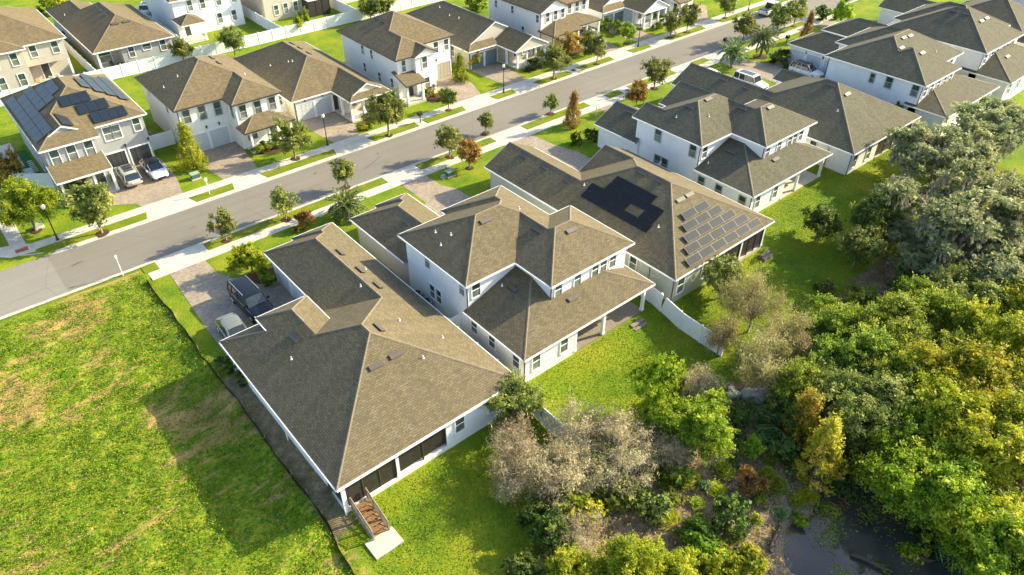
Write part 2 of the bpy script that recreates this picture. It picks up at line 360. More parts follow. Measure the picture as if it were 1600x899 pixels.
# ------------------------------------------------------------------ roofs made of merged hips and gables
def clip(poly, a, b, c, keep_pos=True):
    """clip polygon (x,y) by a*x+b*y+c >= 0 (or <= 0)"""
    out = []; n = len(poly); sg = 1 if keep_pos else -1
    for i in range(n):
        p, q = poly[i], poly[(i+1) % n]
        dp, dq = sg*(a*p[0]+b*p[1]+c), sg*(a*q[0]+b*q[1]+c)
        if dp >= -1e-9: out.append(p)
        if (dp > 1e-9 and dq < -1e-9) or (dp < -1e-9 and dq > 1e-9):
            t = dp/(dp-dq); out.append((p[0]+(q[0]-p[0])*t, p[1]+(q[1]-p[1])*t))
    return out
def area(p):
    return 0.5*abs(sum(p[i][0]*p[(i+1) % len(p)][1]-p[(i+1) % len(p)][0]*p[i][1] for i in range(len(p)))) if len(p) > 2 else 0
def clipseg(s, a, b, c, pos=True):
    (p, q) = s; sg = 1 if pos else -1
    dp, dq = sg*(a*p[0]+b*p[1]+c), sg*(a*q[0]+b*q[1]+c)
    if not pos and max(dp, dq) < 1e-6: return None
    if dp < -1e-9 and dq < -1e-9: return None
    if dp >= -1e-9 and dq >= -1e-9: return s
    t = dp/(dp-dq); r = (p[0]+(q[0]-p[0])*t, p[1]+(q[1]-p[1])*t)
    return (r, q) if dp < 0 else (p, r)
class Wing:
    def __init__(s, x0, x1, y0, y1, z, p=0.5, sides='WENS', close=''):
        s.r = (x0, x1, y0, y1); s.z = z; s.p = p; s.sides = sides; s.close = close
        D = {'W': (p, 0, z-p*x0), 'E': (-p, 0, z+p*x1), 'S': (0, p, z-p*y0), 'N': (0, -p, z+p*y1)}
        s.pl = {k: D[k] for k in sides}
        s.rect = [(x0, y0), (x1, y0), (x1, y1), (x0, y1)]
        s.hp = [(1, 0, -x0), (-1, 0, x1), (0, 1, -y0), (0, -1, y1)]
    def h(s, x, y): return min(a*x+b*y+c for a, b, c in s.pl.values())
def above(k, own, tie):
    """half planes of the region where wing k covers the plane own"""
    H = list(k.hp)
    for a, b, c in k.pl.values():
        d = (a-own[0], b-own[1], c-own[2])
        if abs(d[0]) < 1e-7 and abs(d[1]) < 1e-7:
            if d[2] > 1e-6 or (abs(d[2]) <= 1e-6 and tie): continue
            return None
        H.append(d)
    return H
def subtract(polys, H):
    out = []
    for poly in polys:
        cur = poly
        for a, b, c in H:
            o = clip(cur, a, b, c, False)
            if area(o) > 1e-4: out.append(o)
            cur = clip(cur, a, b, c, True)
            if area(cur) < 1e-4: break
    return out
def subseg(segs, H):
    out = []
    for s in segs:
        cur = s
        for a, b, c in H:
            o = clipseg(cur, a, b, c, False)
            if o and math.dist(*o) > 0.02 : out.append(o)
            cur = clipseg(cur, a, b, c, True)
            if not cur or math.dist(*cur) < 0.02: break
    return out
def roof_height(wings, x, y):
    z = -9; g = (0, 0)
    for w in wings:
        x0, x1, y0, y1 = w.r
        if x0 <= x <= x1 and y0 <= y <= y1:
            a, b, c = min(w.pl.values(), key=lambda q: q[0]*x+q[1]*y+q[2])
            if a*x+b*y+c > z: z = a*x+b*y+c; g = (a, b)
    return z, g
def make_roof(parent, wings, mat, capmat, wallmat, trim, gh=.15, over=0.42):
    top, cap, gut, gab, sof = MB(), MB(), MB(), MB(), MB()
    for i, w in enumerate(wings):
        x0, x1, y0, y1 = w.r
        faces = {}
        for k, P in w.pl.items():
            poly = list(w.rect)
            for k2, Q in w.pl.items():
                if k2 != k: poly = clip(poly, Q[0]-P[0], Q[1]-P[1], Q[2]-P[2], True)
            faces[k] = poly
            polys = [poly]
            for j, o in enumerate(wings):
                if j == i: continue
                H = above(o, P, j < i)
                if H: polys = subtract(polys, H)
            sl = math.sqrt(1+w.p*w.p)
            for q in polys:
                if area(q) < 1e-3: continue
                pts = [(x, y, P[0]*x+P[1]*y+P[2]) for x, y in q]
                if k in 'WE': uv = [(y, (x-x0 if k == 'W' else x1-x)*sl) for x, y in q]
                else: uv = [(x, (y-y0 if k == 'S' else y1-y)*sl) for x, y in q]
                top.poly(pts, 0, uv)
        # ridge and hip caps
        ks = list(faces)
        for a in range(len(ks)):
            for b in range(a+1, len(ks)):
                P, Q = w.pl[ks[a]], w.pl[ks[b]]
                pa, pb = faces[ks[a]], faces[ks[b]]
                sh = [p for p in pa if any(math.dist(p, q) < 1e-4 for q in pb)]
                un = []
                for p in sh:
                    if all(math.dist(p, q) > 1e-3 for q in un): un.append(p)
                if len(un) < 2: continue
                segs = [(un[0], un[1])]
                for j, o in enumerate(wings):
                    if j == i: continue
                    H = above(o, P, j < i)
                    if H: segs = subseg(segs, H)
                keep = []
                for s in segs:
                    d = Vector((s[1][0]-s[0][0], s[1][1]-s[0][1])); L = d.length
                    if L < .1: continue
                    d /= L; nn = Vector((-d.y, d.x)); K = max(1, int(L/.3)); run = None
                    for q in range(K):
                        c = Vector(s[0])+d*(L*(q+.5)/K); za, ga = roof_height(wings, c.x+nn.x*.06, c.y+nn.y*.06); zb_, gb = roof_height(wings, c.x-nn.x*.06, c.y-nn.y*.06)
                        ok = math.dist(ga, gb) > .1 and (za+zb_)/2 < w.h(c.x, c.y)+.02
                        a_, b_ = Vector(s[0])+d*(L*q/K), Vector(s[0])+d*(L*(q+1)/K)
                        if ok: run = [tuple(a_), tuple(b_)] if run is None else [run[0], tuple(b_)]
                        if (not ok or q == K-1) and run: keep.append((run[0], run[1])); run = None
                for s in keep:
                    d = Vector((s[1][0]-s[0][0], s[1][1]-s[0][1])); L = d.length
                    if L < 0.1: continue
                    d /= L; n = Vector((-d.y, d.x))
                    def zz(x, y): return min(P[0]*x+P[1]*y+P[2], Q[0]*x+Q[1]*y+Q[2])
                    def pt(p, s_, up): x, y = p[0]+n.x*s_, p[1]+n.y*s_; return (x, y, zz(x, y)+up)
                    A, B = s
                    for sg in (-.10, .10):
                        cap.poly([pt(A, 0, .035), pt(B, 0, .035), pt(B, sg, .02), pt(A, sg, .02)])
        # fascia and gutter along free edges, rakes included
        E = {'W': ((x0, y0), (x0, y1), (-1, 0)), 'E': ((x1, y0), (x1, y1), (1, 0)), 'S': ((x0, y0), (x1, y0), (0, -1)), 'N': ((x0, y1), (x1, y1), (0, 1))}
        for k, (A, B, nr) in E.items():
            if k not in w.pl and k not in w.close: continue
            # split at the ridge for gables
            parts = []
            if k in w.pl: parts = [((A, B), w.pl[k])]
            else:
                for kk, P in w.pl.items():
                    s = (A, B)
                    for k2, Q in w.pl.items():
                        if k2 != kk and s: s = clipseg(s, Q[0]-P[0], Q[1]-P[1], Q[2]-P[2], True)
                    if s and math.dist(*s) > .05: parts.append((s, P))
            for seg, P in parts:
                segs = [seg]
                for j, o in enumerate(wings):
                    if j == i: continue
                    H = above(o, P, j < i)
                    if H: segs = subseg(segs, H)
                for s in segs:
                    A_, B_ = s; t = 0.075 if k in w.pl else 0.045
                    f = lambda p, o_, dz: (p[0]+nr[0]*o_, p[1]+nr[1]*o_, P[0]*p[0]+P[1]*p[1]+P[2]+dz)
                    a0, a1, b0, b1 = f(A_, -.01, -gh), f(A_, t, -gh), f(B_, -.01, -gh), f(B_, t, -gh)
                    c0, c1, d0, d1 = f(A_, -.01, -.015), f(A_, t, -.015), f(B_, -.01, -.015), f(B_, t, -.015)
                    for q in ([a1, b1, d1, c1], [c0, c1, d1, d0], [a0, a1, b1, b0], [a0, c0, d0, b0], [a0, a1, c1, c0], [b0, b1, d1, d0]): gut.poly(q)
        # gable end walls
        for k in w.close:
            A, B, nr = E[k]; o_ = -over if w.z > 0 else 0
            inner = {'N': 'WE', 'S': 'WE', 'W': 'NS', 'E': 'NS'}[k]
            s = (A, B)
            ts = [0.02, .5, .98] if all(q in w.pl for q in inner) else [0.02, .98]
            pts = []
            for t in ts:
                x, y = A[0]+(B[0]-A[0])*t+nr[0]*o_, A[1]+(B[1]-A[1])*t+nr[1]*o_
                pts.append((x, y, w.h(x, y)-.04))
            base = [(pts[0][0], pts[0][1], w.z-.2), (pts[-1][0], pts[-1][1], w.z-.2)]
            gab.poly([base[0]]+pts+[base[1]])
            q2 = [(x-nr[0]*.1, y-nr[1]*.1, z) for x, y, z in [base[0]]+pts+[base[1]]]; gab.poly(q2)
        # flat soffit
        polys = [list(w.rect)]
        for j, o in enumerate(wings):
            if j < i and abs(o.z-w.z) < 1e-6: polys = subtract(polys, o.hp)
        for q in polys:
            if area(q) > 1e-2: sof.poly([(x, y, w.z-.185) for x, y in q])
    rf = build('roof', top, mat, parent)
    if cap.f: build('ridge_cap', cap, capmat, parent)
    if gut.f: build('gutter', gut, trim, parent)
    if gab.f: build('gable_wall', gab, wallmat, parent)
    if sof.f: build('soffit', sof, TRIM, parent)
    return rf
def make_walls(parent, blocks, mat, name='wall', cut=''):
    mb = MB()
    for i, (x0, x1, y0, y1, z0, z1) in enumerate(blocks):
        for k, fixed, a, b in (('W', x0, y0, y1), ('E', x1, y0, y1), ('S', y0, x0, x1), ('N', y1, x0, x1)):
            iv = [(a, b)]
            for j, (X0, X1, Y0, Y1, Z0, Z1) in enumerate(blocks):
                if j == i or Z1 < z1-1e-6 or Z0 > z0+1e-6: continue
                if k in 'WE': lo, hi, fa, fb = Y0, Y1, X0, X1
                else: lo, hi, fa, fb = X0, X1, Y0, Y1
                same = (abs(fixed-fa) < 1e-6 or abs(fixed-fb) < 1e-6)
                if (fa < fixed-1e-6 and fb > fixed+1e-6) or (same and j < i and Z1 >= z1):
                    niv = []
                    for u, v in iv:
                        if hi <= u or lo >= v: niv.append((u, v)); continue
                        if lo > u: niv.append((u, lo))
                        if hi < v: niv.append((hi, v))
                    iv = niv
            for u, v in iv:
                if v-u < .01: continue
                if k in 'WE': P = [(fixed, u, z0), (fixed, v, z0), (fixed, v, z1), (fixed, u, z1)]
                else: P = [(u, fixed, z0), (v, fixed, z0), (v, fixed, z1), (u, fixed, z1)]
                if k in 'WN': P.reverse()
                mb.poly(P)
    return build(name, mb, mat, parent)
ROTS = {'S': 0.0, 'E': math.pi/2, 'N': math.pi, 'W': -math.pi/2}
_wcache = {}
def window_meshes(w, h, trim):
    key = (w, h, trim.name)
    if key in _wcache: return _wcache[key]
    f = MB(); t = .09; e = .07
    f.box(-w/2-t, -w/2, -e, .01, -t, h+t); f.box(w/2, w/2+t, -e, .01, -t, h+t)
    f.box(-w/2, w/2, -e, .01, h, h+t); f.box(-w/2-.02, w/2+.02, -e-.03, .01, -t, 0)
    f.box(-w/2, w/2, -e+.02, .01, h/2-.025, h/2+.025)
    a = MB(); a.poly([(-w/2, -.012, h/2), (w/2, -.012, h/2), (w/2, -.012, h), (-w/2, -.012, h)])
    b = MB(); b.poly([(-w/2, -.022, 0), (w/2, -.022, 0), (w/2, -.022, h/2), (-w/2, -.022, h/2)])
    r = (f.mesh('window', trim), a.mesh('pane', GLASS), b.mesh('pane', GLASS2)); _wcache[key] = r; return r
def window(parent, side, fixed, c, z, w=.75, h=1.55, trim=None):
    f, a, b = window_meshes(w, h, trim or TRIM)
    x, y = (c, fixed) if side in 'SN' else (fixed, c)
    loc = Vector((x, y, z))-parent.location
    o = link('window', f, parent, loc, ROTS[side])
    link('pane', a, o); link('pane', b, o)
    return o
_gcache = {}
def garage(parent, side, fixed, c, mat, w=2.3, h=2.15, z=0.02, trim=None):
    key = (w, h, mat.name)
    if key not in _gcache:
        g = MB(); nr = 4; rh = h/nr
        g.box(-w/2, w/2, -.01, .02, 0, h)
        for r in range(nr):
            for q in range(4):
                g.box(-w/2+q*w/4+.05, -w/2+(q+1)*w/4-.05, -.035, -.01, r*rh+.05, (r+1)*rh-.05)
        f = MB(); f.box(-w/2-.14, -w/2, -.08, .02, 0, h+.14); f.box(w/2, w/2+.14, -.08, .02, 0, h+.14); f.box(-w/2, w/2, -.08, .02, h, h+.14)
        _gcache[key] = (g.mesh('garage_door', mat), f.mesh('door_frame', trim or TRIM))
    g, f = _gcache[key]; x, y = (c, fixed) if side in 'SN' else (fixed, c)
    o = link('garage_door', g, parent, Vector((x, y, z))-parent.location, ROTS[side]); link('door_frame', f, o)
_dcache = {}
def door(parent, side, fixed, c, mat, w=.95, h=2.05, z=0.15):
    if mat.name not in _dcache:
        d = MB(); d.box(-w/2, w/2, -.03, .02, 0, h)
        d.box(-w/2+.15, w/2-.15, -.045, -.03, .15, .85); d.box(-w/2+.15, w/2-.15, -.045, -.03, 1.0, h-.15)
        f = MB(); f.box(-w/2-.1, -w/2, -.07, .02, 0, h+.1); f.box(w/2, w/2+.1, -.07, .02, 0, h+.1); f.box(-w/2, w/2, -.07, .02, h, h+.1)
        k = MB(); k.box(w/2-.14, w/2-.09, -.09, -.03, .95, 1.08)
        _dcache[mat.name] = (d.mesh('door', mat), f.mesh('door_frame', TRIM), k.mesh('handle', GALV))
    d, f, k = _dcache[mat.name]; x, y = (c, fixed) if side in 'SN' else (fixed, c)
    o = link('door', d, parent, Vector((x, y, z))-parent.location, ROTS[side]); link('door_frame', f, o); link('handle', k, o)
_v = MB(); _v.poly([(-.5, -.2, .02), (.5, -.2, .02), (.5, -.2, .14), (-.5, -.2, .14)]); _v.box(-.5, .5, -.2, .16, -.08, .10); _v.box(-.53, .53, -.23, .18, .10, .13)
VENTM = _v.mesh('roof_vent', METAL)
_v = MB(); _v.lathe([(.04, -.15), (.04, .24), (.0, .24)], n=8); _v.lathe([(.10, -.08), (.10, .02), (.04, .06)], n=8); PIPEM = _v.mesh('vent_pipe', WPIPE)
def on_roof(wings, px, py, zg=4.5):
    z = zg
    for _ in range(60):
        p = at(px, py, z); h, g = roof_height(wings, p.x, p.y)
        if h < 0: h = zg
        z = .8*z+.2*h
    p = at(px, py, z); h, g = roof_height(wings, p.x, p.y)
    return (p.x, p.y, h, g) if h > 0 else None
def roof_frame(g):
    n = Vector((-g[0], -g[1], 1)).normalized(); t = Vector((-g[1], g[0], 0)).normalized() if abs(g[0])+abs(g[1]) > 0 else Vector((1, 0, 0))
    up = n.cross(t); M = Matrix((t, up, n)).transposed(); return M
def vents(parent, wings, pts, mesh=None, name='roof_vent', zg=4.5, upright=False):
    for px, py in pts:
        q = on_roof(wings, px, py, zg)
        if not q: print('vent miss', px, py); continue
        x, y, z, g = q
        if g == (0, 0): continue
        o = link(name, mesh or VENTM, parent, Vector((x, y, z))-parent.location)
        if not upright: o.rotation_euler = roof_frame(g).to_euler()
def z1(x0, y0, s, *pts): return [(x0+a/s, y0+b/s) for a, b in pts]
def pipes(parent, wings, pts, zg=4.5): vents(parent, wings, pts, PIPEM, 'vent_pipe', zg, True)
_p = MB(); _p.box(-.5, .5, -.5, .5, 0, .03, 1)
_p.poly([(-.488, -.482, .034), (.488, -.482, .034), (.488, .482, .034), (-.488, .482, .034)], 0, [(0, 0), (1.7, 0), (1.7, 1), (0, 1)])
PANELM = _p.mesh('solar_panel', [SOLARG, SOLARF]); PANELB = _p.mesh('solar_panel', [SOLAR, SOLARB]); PANELK = _p.mesh('solar_panel', [SOLARK, SOLARB])
def solar(parent, plane, x0, x1, y0, y1, z, p, nx, ny, mesh, lift=.10, tilt=0.0):
    """array of single panels on the slope facing plane, plan rectangle x0..x1, y0..y1"""
    sl = math.sqrt(1+p*p); g = {'W': (p, 0), 'E': (-p, 0), 'S': (0, p), 'N': (0, -p)}[plane]
    M = roof_frame(g)
    for i in range(nx):
        for j in range(ny):
            wx, wy = (x1-x0)/nx, (y1-y0)/ny
            cx, cy = x0+(i+.5)*wx, y0+(j+.5)*wy; h = z(cx, cy)
            a = wx if plane in 'SN' else wy; b = (wy if plane in 'SN' else wx)*sl
            o = link('solar_panel', mesh, parent, Vector((cx, cy, h+lift))-parent.location)
            T = Matrix.Rotation(tilt, 3, 'X')
            o.rotation_euler = (M @ T).to_euler(); o.scale = (a-.025, b-.025, 1)
def post(mb, x, y, z0, z1, r=.09):
    mb.box(x-r, x+r, y-r, y+r, z0, z1); mb.box(x-r-.04, x+r+.04, y-r-.04, y+r+.04, z0, z0+.2); mb.box(x-r-.03, x+r+.03, y-r-.03, y+r+.03, z1-.12, z1)
def posts(parent, pts, z0, z1, r=.09, mat=None, name='post'):
    for x, y in pts:
        mb = MB(); post(mb, x, y, z0, z1, r); build(name, mb, mat or TRIM, parent)
def screens(parent, side, fixed, a, b, n, z0, z1, knee=.0, frame=None):
    """screened bays: each bay a dark mesh panel between posts, rails"""
    w = (b-a)/n
    for i in range(n):
        u, v = a+i*w, a+(i+1)*w; mb = MB(); fr = MB()
        if side == 'S':
            mb.box(u+.05, v-.05, fixed-.012, fixed+.012, z0+knee, z1)
            fr.box(u-.05, u+.05, fixed-.05, fixed+.05, z0, z1); fr.box(v-.05, v+.049, fixed-.048, fixed+.048, z0, z1)
            fr.box(u+.05, v-.05, fixed-.04, fixed+.04, z0+knee-.06, z0+knee)
        else:
            mb.box(fixed-.012, fixed+.012, u+.05, v-.05, z0+knee, z1)
            fr.box(fixed-.05, fixed+.05, u-.05, u+.05, z0, z1); fr.box(fixed-.048, fixed+.048, v-.05, v+.049, z0, z1)
        s = build('insect_screen', mb, SCREEN, parent); fo = build('screen_frame', fr, frame or TRIM); fo.data.transform(Matrix.Translation(-parent.location)); fo.parent = s
def downspout(parent, x, y, z0, z1, mat):
    mb = MB(); mb.box(x-.04, x+.04, y-.035, y+.035, z0, z1); build('downspout', mb, mat, parent)
_lamp = MB(); _lamp.box(-.06, .06, -.16, 0, 0, .26); _lamp.box(-.09, .09, -.19, 0, .26, .30); WLAMP = _lamp.mesh('wall_lamp', BLACK)
def wall_lamp(parent, side, fixed, c, z):
    x, y = (c, fixed) if side in 'SN' else (fixed, c); link('wall_lamp', WLAMP, parent, Vector((x, y, z))-parent.location, ROTS[side])

# ------------------------------------------------------------------ houses
HG = 'houses of the new subdivision'
def house(x, y, label): return empty('house', (x, y, 0), label, 'house', HG)
# --- H1: nearest one-storey house
h = house(17, 36, 'one-storey house with the biggest brown roof and wooden back stairs, beside the weedy field')
W1 = [Wing(9.7, 24.4, 27.9, 43.7, 2.9), Wing(9.7, 14.6, 38, 45.5, 2.9, .5, 'WN'), Wing(12.5, 16.7, 36, 44.6, 4.3, .5, 'WEN'),
      Wing(17.4, 24.4, 38, 54.3, 2.9, .5, 'WEN'), Wing(20.3, 24.4, 50, 54.75, 2.9, .5, 'WEN')]
make_roof(h, W1, SHINGLE, CAP, STUCCO, TRIM, gh=.2)
make_walls(h, [(10.15, 23.95, 30.7, 43.2, -1.3, 2.75), (18.2, 23.95, 28.35, 30.8, -1.3, 2.75), (10.15, 14.2, 40, 45.0, -.3, 2.75), (12.9, 16.3, 40, 44.2, -.3, 4.15), (17.8, 23.9, 42, 53.9, -.2, 2.75), (20.75, 23.95, 50, 54.35, -.2, 2.76)], WHITE)
mb = MB(); mb.box(10.15, 18.2, 28.35, 30.75, -1.3, 0.02); build('porch_floor', mb, STUCCO, h)
mb = MB(); mb.box(10.12, 18.25, 28.3, 28.5, 2.45, 2.74); mb.box(10.12, 10.3, 28.5, 30.7, 2.45, 2.74); build('porch_beam', mb, TRIM, h)
posts(h, [(10.28, 28.47), (14.25, 28.47)], .02, 2.5, .11)
screens(h, 'S', 28.47, 10.4, 14.15, 3, .02, 2.46, .0, DTRIM); screens(h, 'S', 28.47, 14.36, 18.2, 2, .02, 2.46, .35, DTRIM); screens(h, 'W', 10.26, 28.6, 30.7, 1, .02, 2.46, .0, DTRIM)
window(h, 'S', 28.35, 19.35, .8, .75, 1.4); window(h, 'S', 28.35, 22.3, .8)
door(h, 'S', 30.7, 12.2, DGAR)
for c in (49.0, 52.0): garage(h, 'W', 17.8, c, LGAR, 2.5)
window(h, 'N', 44.2, 14.6, .9); window(h, 'N', 54.35, 22.3, .9)
for y in (33, 37, 41): window(h, 'W', 10.15, y, .9)
downspout(h, 10.1, 28.3, -1, 2.7, TRIM); downspout(h, 10.08, 44.9, 0, 2.7, TRIM); downspout(h, 9.98+.0, 36, -.6, 2.7, TRIM)
vents(h, W1, z1(330, 330, 3.21, (648, 210), (748, 298), (836, 375), (843, 587), (418, 637), (930, 722), (828, 778)))
pipes(h, W1, z1(330, 330, 3.21, (750, 378), (403, 743), (945, 550), (1160, 635), (1063, 738), (775, 292)))

# --- H2 and H4: two-storey with a low rear wing
def two_storey_near(dx, dy, label, kind, wall, roofm, vt, pp):
    h = house(33+dx, 38+dy, label)
    X = lambda v: v+dx; Y = lambda v: v+dy
    if kind == 0:
        up = [Wing(X(25.9), X(37.8), Y(36), Y(45.4), 5.65), Wing(X(30.9), X(37.8), Y(36), Y(46.2), 5.65, .5, 'WEN'), Wing(X(30.9), X(40.3), Y(31.75), Y(39.45), 5.65)]
        lo2 = [Wing(26.0, 32.7, 45.0, 54.2, 2.9, .5, 'WEN'), Wing(29.0, 32.7, 50, 54.75, 2.9, .5, 'WEN')]
        ub = [(26.35, 37.4, 36.45, 45.0, -.2, 5.5), (31.35, 37.4, 37, 45.8, -.2, 5.5), (31.35, 39.85, 32.2, 39.0, -.2, 5.5)]
        lb = [(26.45, 32.3, 45.0, 53.8, -.2, 2.75), (29.4, 32.25, 50, 54.3, -.2, 2.76)]
    else:
        up = [Wing(58.4, 70.3, 39.0, 47.9, 5.65), Wing(58.4, 62.6, 42, 48.5, 5.65, .5, 'WE', 'N'), Wing(63.4, 70.3, 39, 49.0, 5.65, .5, 'WE', 'N'), Wing(63.4, 72.8, 34.75, 42.45, 5.65)]
        lo2 = [Wing(58.2, 65.3, 47.5, 53.9, 2.9, .5, 'WE', 'N')]
        ub = [(58.85, 69.9, 39.45, 47.5, -.2, 5.5), (58.85, 62.2, 42, 48.1, -.2, 5.5), (63.85, 69.9, 40, 48.6, -.2, 5.5), (63.85, 72.35, 35.2, 42.0, -.2, 5.5)]
        lb = [(58.65, 64.9, 47.5, 53.5, -.2, 2.75)]
    low = [Wing(X(25.9), X(40.3), Y(29.1), Y(36.5), 2.9, .36, 'WES')]
    make_roof(h, up, roofm, CAP, wall, TRIM); make_roof(h, low, roofm, CAP, wall, TRIM); make_roof(h, lo2, roofm, CAP, wall, TRIM)
    make_walls(h, ub, wall); make_walls(h, lb, wall if kind else TAUPE)
    px0 = X(31.6) if kind == 0 else 64.6
    make_walls(h, [(X(26.35), px0, Y(29.55), Y(36.5), -.9, 2.75)], wall if kind else STUCCO)
    mb = MB(); mb.box(px0, X(39.85), Y(29.55), Y(32.2), -.9, .03); build('porch_floor', mb, WOODG if kind == 0 else CONC, h)
    mb = MB(); mb.box(px0, X(39.9), Y(29.5), Y(29.72), 2.45, 2.74); mb.box(X(39.66), X(39.88), Y(29.72), Y(32.2), 2.45, 2.74); build('porch_beam', mb, TRIM, h)
    pm = X(34.95) if kind == 0 else 67.5
    posts(h, [(pm, Y(29.66)), (X(39.74), Y(29.66)), (px0+.12, Y(29.66))], .03, 2.5, .12)
    door(h, 'S', Y(32.2), X(34.0) if kind == 0 else 66.3, DGAR); window(h, 'S', Y(32.2), X(37.2) if kind == 0 else 70.2, .5, 1.6, 1.7)
    for c in ((27.5, 30.4) if kind == 0 else (60.1, 63.2)): window(h, 'S', Y(29.55), c, .8, trim=None)
    for c in (32.1, 34.2, 36.2, 37.15, 38.25): window(h, 'S', Y(32.2), X(c), 3.85, .72, 1.4)
    window(h, 'S', Y(36.45), X(27.2), 3.8, .8, 1.4)
    tr = None if kind == 0 else SAGE
    for c in (30.5, 33.4, 35.65): window(h, 'W', X(26.35), Y(c), 1.0, .75, 1.2, tr)
    if kind == 0:
        for c, z in ((41.8, 4.0), (37.1, 4.0), (41.4, 1.1), (40.45, 1.1)): window(h, 'W', 26.35, c, z, .7, 1.35)
        garage(h, 'E', 32.3, 50.8, LGAR, 2.5)
    else:
        for c, z in ((45.0, 3.9), (40.3, 3.9), (44.65, .9), (43.65, .9)): window(h, 'W', 58.85, c, z, .8, 1.4, SAGE)
        garage(h, 'E', 64.9, 50.8, LGAR, 2.5)
    for c in (28, 34.5): window(h, 'N', Y(45.0) if kind == 0 else 48.6, X(c) if kind == 0 else 66.5, 3.9)
    for xx, yy, zz in ((26.3, 29.5, 2.7), (26.3, 36.4, 5.5), (31.3, 32.15, 5.4)): downspout(h, X(xx), Y(yy), (-.8 if zz < 3 else 3.2), zz, DTRIM)
    allw = up+low+lo2
    for pts, zg in vt: vents(h, [w for w in (up if zg > 5 else low+lo2)], pts, zg=zg)
    for pts, zg in pp: pipes(h, [w for w in (up if zg > 5 else low+lo2)], pts, zg=zg)
    return h
Z1, Z3 = (530, 270, 2.644), (910, 100, 2.909)
h2 = two_storey_near(0, 0, 'two-storey white house with a covered back deck, between the biggest roof and the solar-panelled roof', 0, WHITE, SHINGLE,
    [(z1(*Z1, (605, 200), (820, 238), (960, 240)), 7), (z1(*Z1, (280, 205), (967, 520), (717, 480)), 3.6)],
    [(z1(*Z1, (398, 247), (462, 258), (420, 300), (743, 150)), 7), (z1(*Z1, (673, 468)), 3.6)])
h4 = two_storey_near(32.5, 3.0, 'two-storey white house with an olive roof and open patio, right of the tilted solar rows', 1, WHITE, SHINGLE_OLIVE,
    [(z1(*Z3, (487, 197), (573, 163), (728, 205), (855, 200)), 7), (z1(*Z3, (215, 220), (676, 402), (880, 436)), 3.6)],
    [(z1(*Z3, (427, 243), (575, 240)), 7), (z1(*Z3, (572, 452)), 3.6)])

# --- H3 and H5: one-storey with a front gable wing
def one_storey_near(x0, x1, yr, yf, xl, yl, xw, yw, label, wall, side_wall, roofm, open0, wins, vt, pp):
    h = house((x0+x1)/2, yr+8, label)
    wg = [Wing(x0, x1, yr, yf, 2.9), Wing(x0, xl, yr+10, yl, 2.9, .5, 'WE', 'N'), Wing(xw, x1, yf-6, yw, 2.9, .5, 'WE', 'N')]
    make_roof(h, wg, roofm, CAP, wall, TRIM)
    a, b = x0+.45, x1-.45; s = yr+.45
    make_walls(h, [(a, b, s+2.6, yf-.45, -.2, 2.75), (a, open0, s, s+2.7, -.9, 2.75), (a, xl-.45, yf-2, yl-.4, -.2, 2.75), (xw+.45, b, yf-4, yw-.4, -.2, 2.76)], wall)
    mb = MB(); mb.box(open0, b, s, s+2.65, -.9, .03); build('porch_floor', mb, CONC, h)
    mb = MB(); mb.box(open0, b+.02, s-.04, s+.16, 2.45, 2.74); mb.box(b-.18, b+.02, s+.16, s+2.6, 2.45, 2.74); build('porch_beam', mb, TRIM, h)
    pm = (open0+b)/2; posts(h, [(pm, s+.07), (b-.1, s+.07)], .03, 2.5, .1)
    screens(h, 'S', s+.07, open0+.02, pm-.1, 2, .03, 2.46, .3, DTRIM); screens(h, 'S', s+.07, pm+.1, b-.2, 3, .03, 2.46, .3, DTRIM); screens(h, 'E', b-.1, s+.2, s+2.6, 2, .03, 2.46, .3, DTRIM)
    door(h, 'S', s+2.6, pm, DGAR)
    for c in wins: window(h, 'S', s, c, .6, .9, 1.6)
    for c in (yr+5, yr+10, yr+14): window(h, 'W', a, c, .9)
    garage(h, 'E', xl-.45, (yf+yl)/2+.3, LGAR, 2.4); window(h, 'N', yl-.4, (x0+xl)/2, .9)
    downspout(h, a-.06, s-.06, -.8, 2.7, DTRIM)
    vents(h, wg, vt); pipes(h, wg, pp)
    return h, wg
Z2 = (740, 210, 3.2)
h3, w3 = one_storey_near(42.0, 56.3, 28.3, 46.65, 48.9, 54.0, 48.9, 46.9, 'one-storey house with rows of tilted solar panels above its screened porch', SAGE, CREAM, SHINGLE, 48.6, (43.5, 46.9),
    z1(*Z2, (250, 110), (355, 168), (470, 235), (843, 193), (925, 235), (1035, 330), (1080, 305)), z1(*Z2, (390, 293), (553, 255), (924, 465)))
zS = lambda y0, z0, p: (lambda x, y: z0+p*(y-y0))
zW = lambda x0, z0, p: (lambda x, y: z0+p*(x-x0))
for xs, n, y in ((47.3, 2, 31.9), (46.5, 3, 31.05), (45.7, 4, 30.2), (44.9, 5, 29.35), (44.1, 6, 28.5)):
    solar(h3, 'S', xs, xs+1.74*n, y, y+.68, zS(28.3, 2.9, .5), .5, n, 1, PANELM, .22, R(-5))
for xs, ys, n in ((44.1, 33.65, 5), (45.75, 33.8, 4), (46.6, 35.4, 3)): solar(h3, 'W', xs, xs+.84, ys, ys+1.66*n, zW(42.0, 2.9, .5), .5, 1, n, PANELK, .06)
solar(h3, 'W', 44.94, 45.75, 33.75, 35.4, zW(42.0, 2.9, .5), .5, 1, 1, PANELK, .06); solar(h3, 'W', 44.94, 45.75, 37.05, 42.0, zW(42.0, 2.9, .5), .5, 1, 3, PANELK, .06)
Z3 = (910, 100, 2.909)
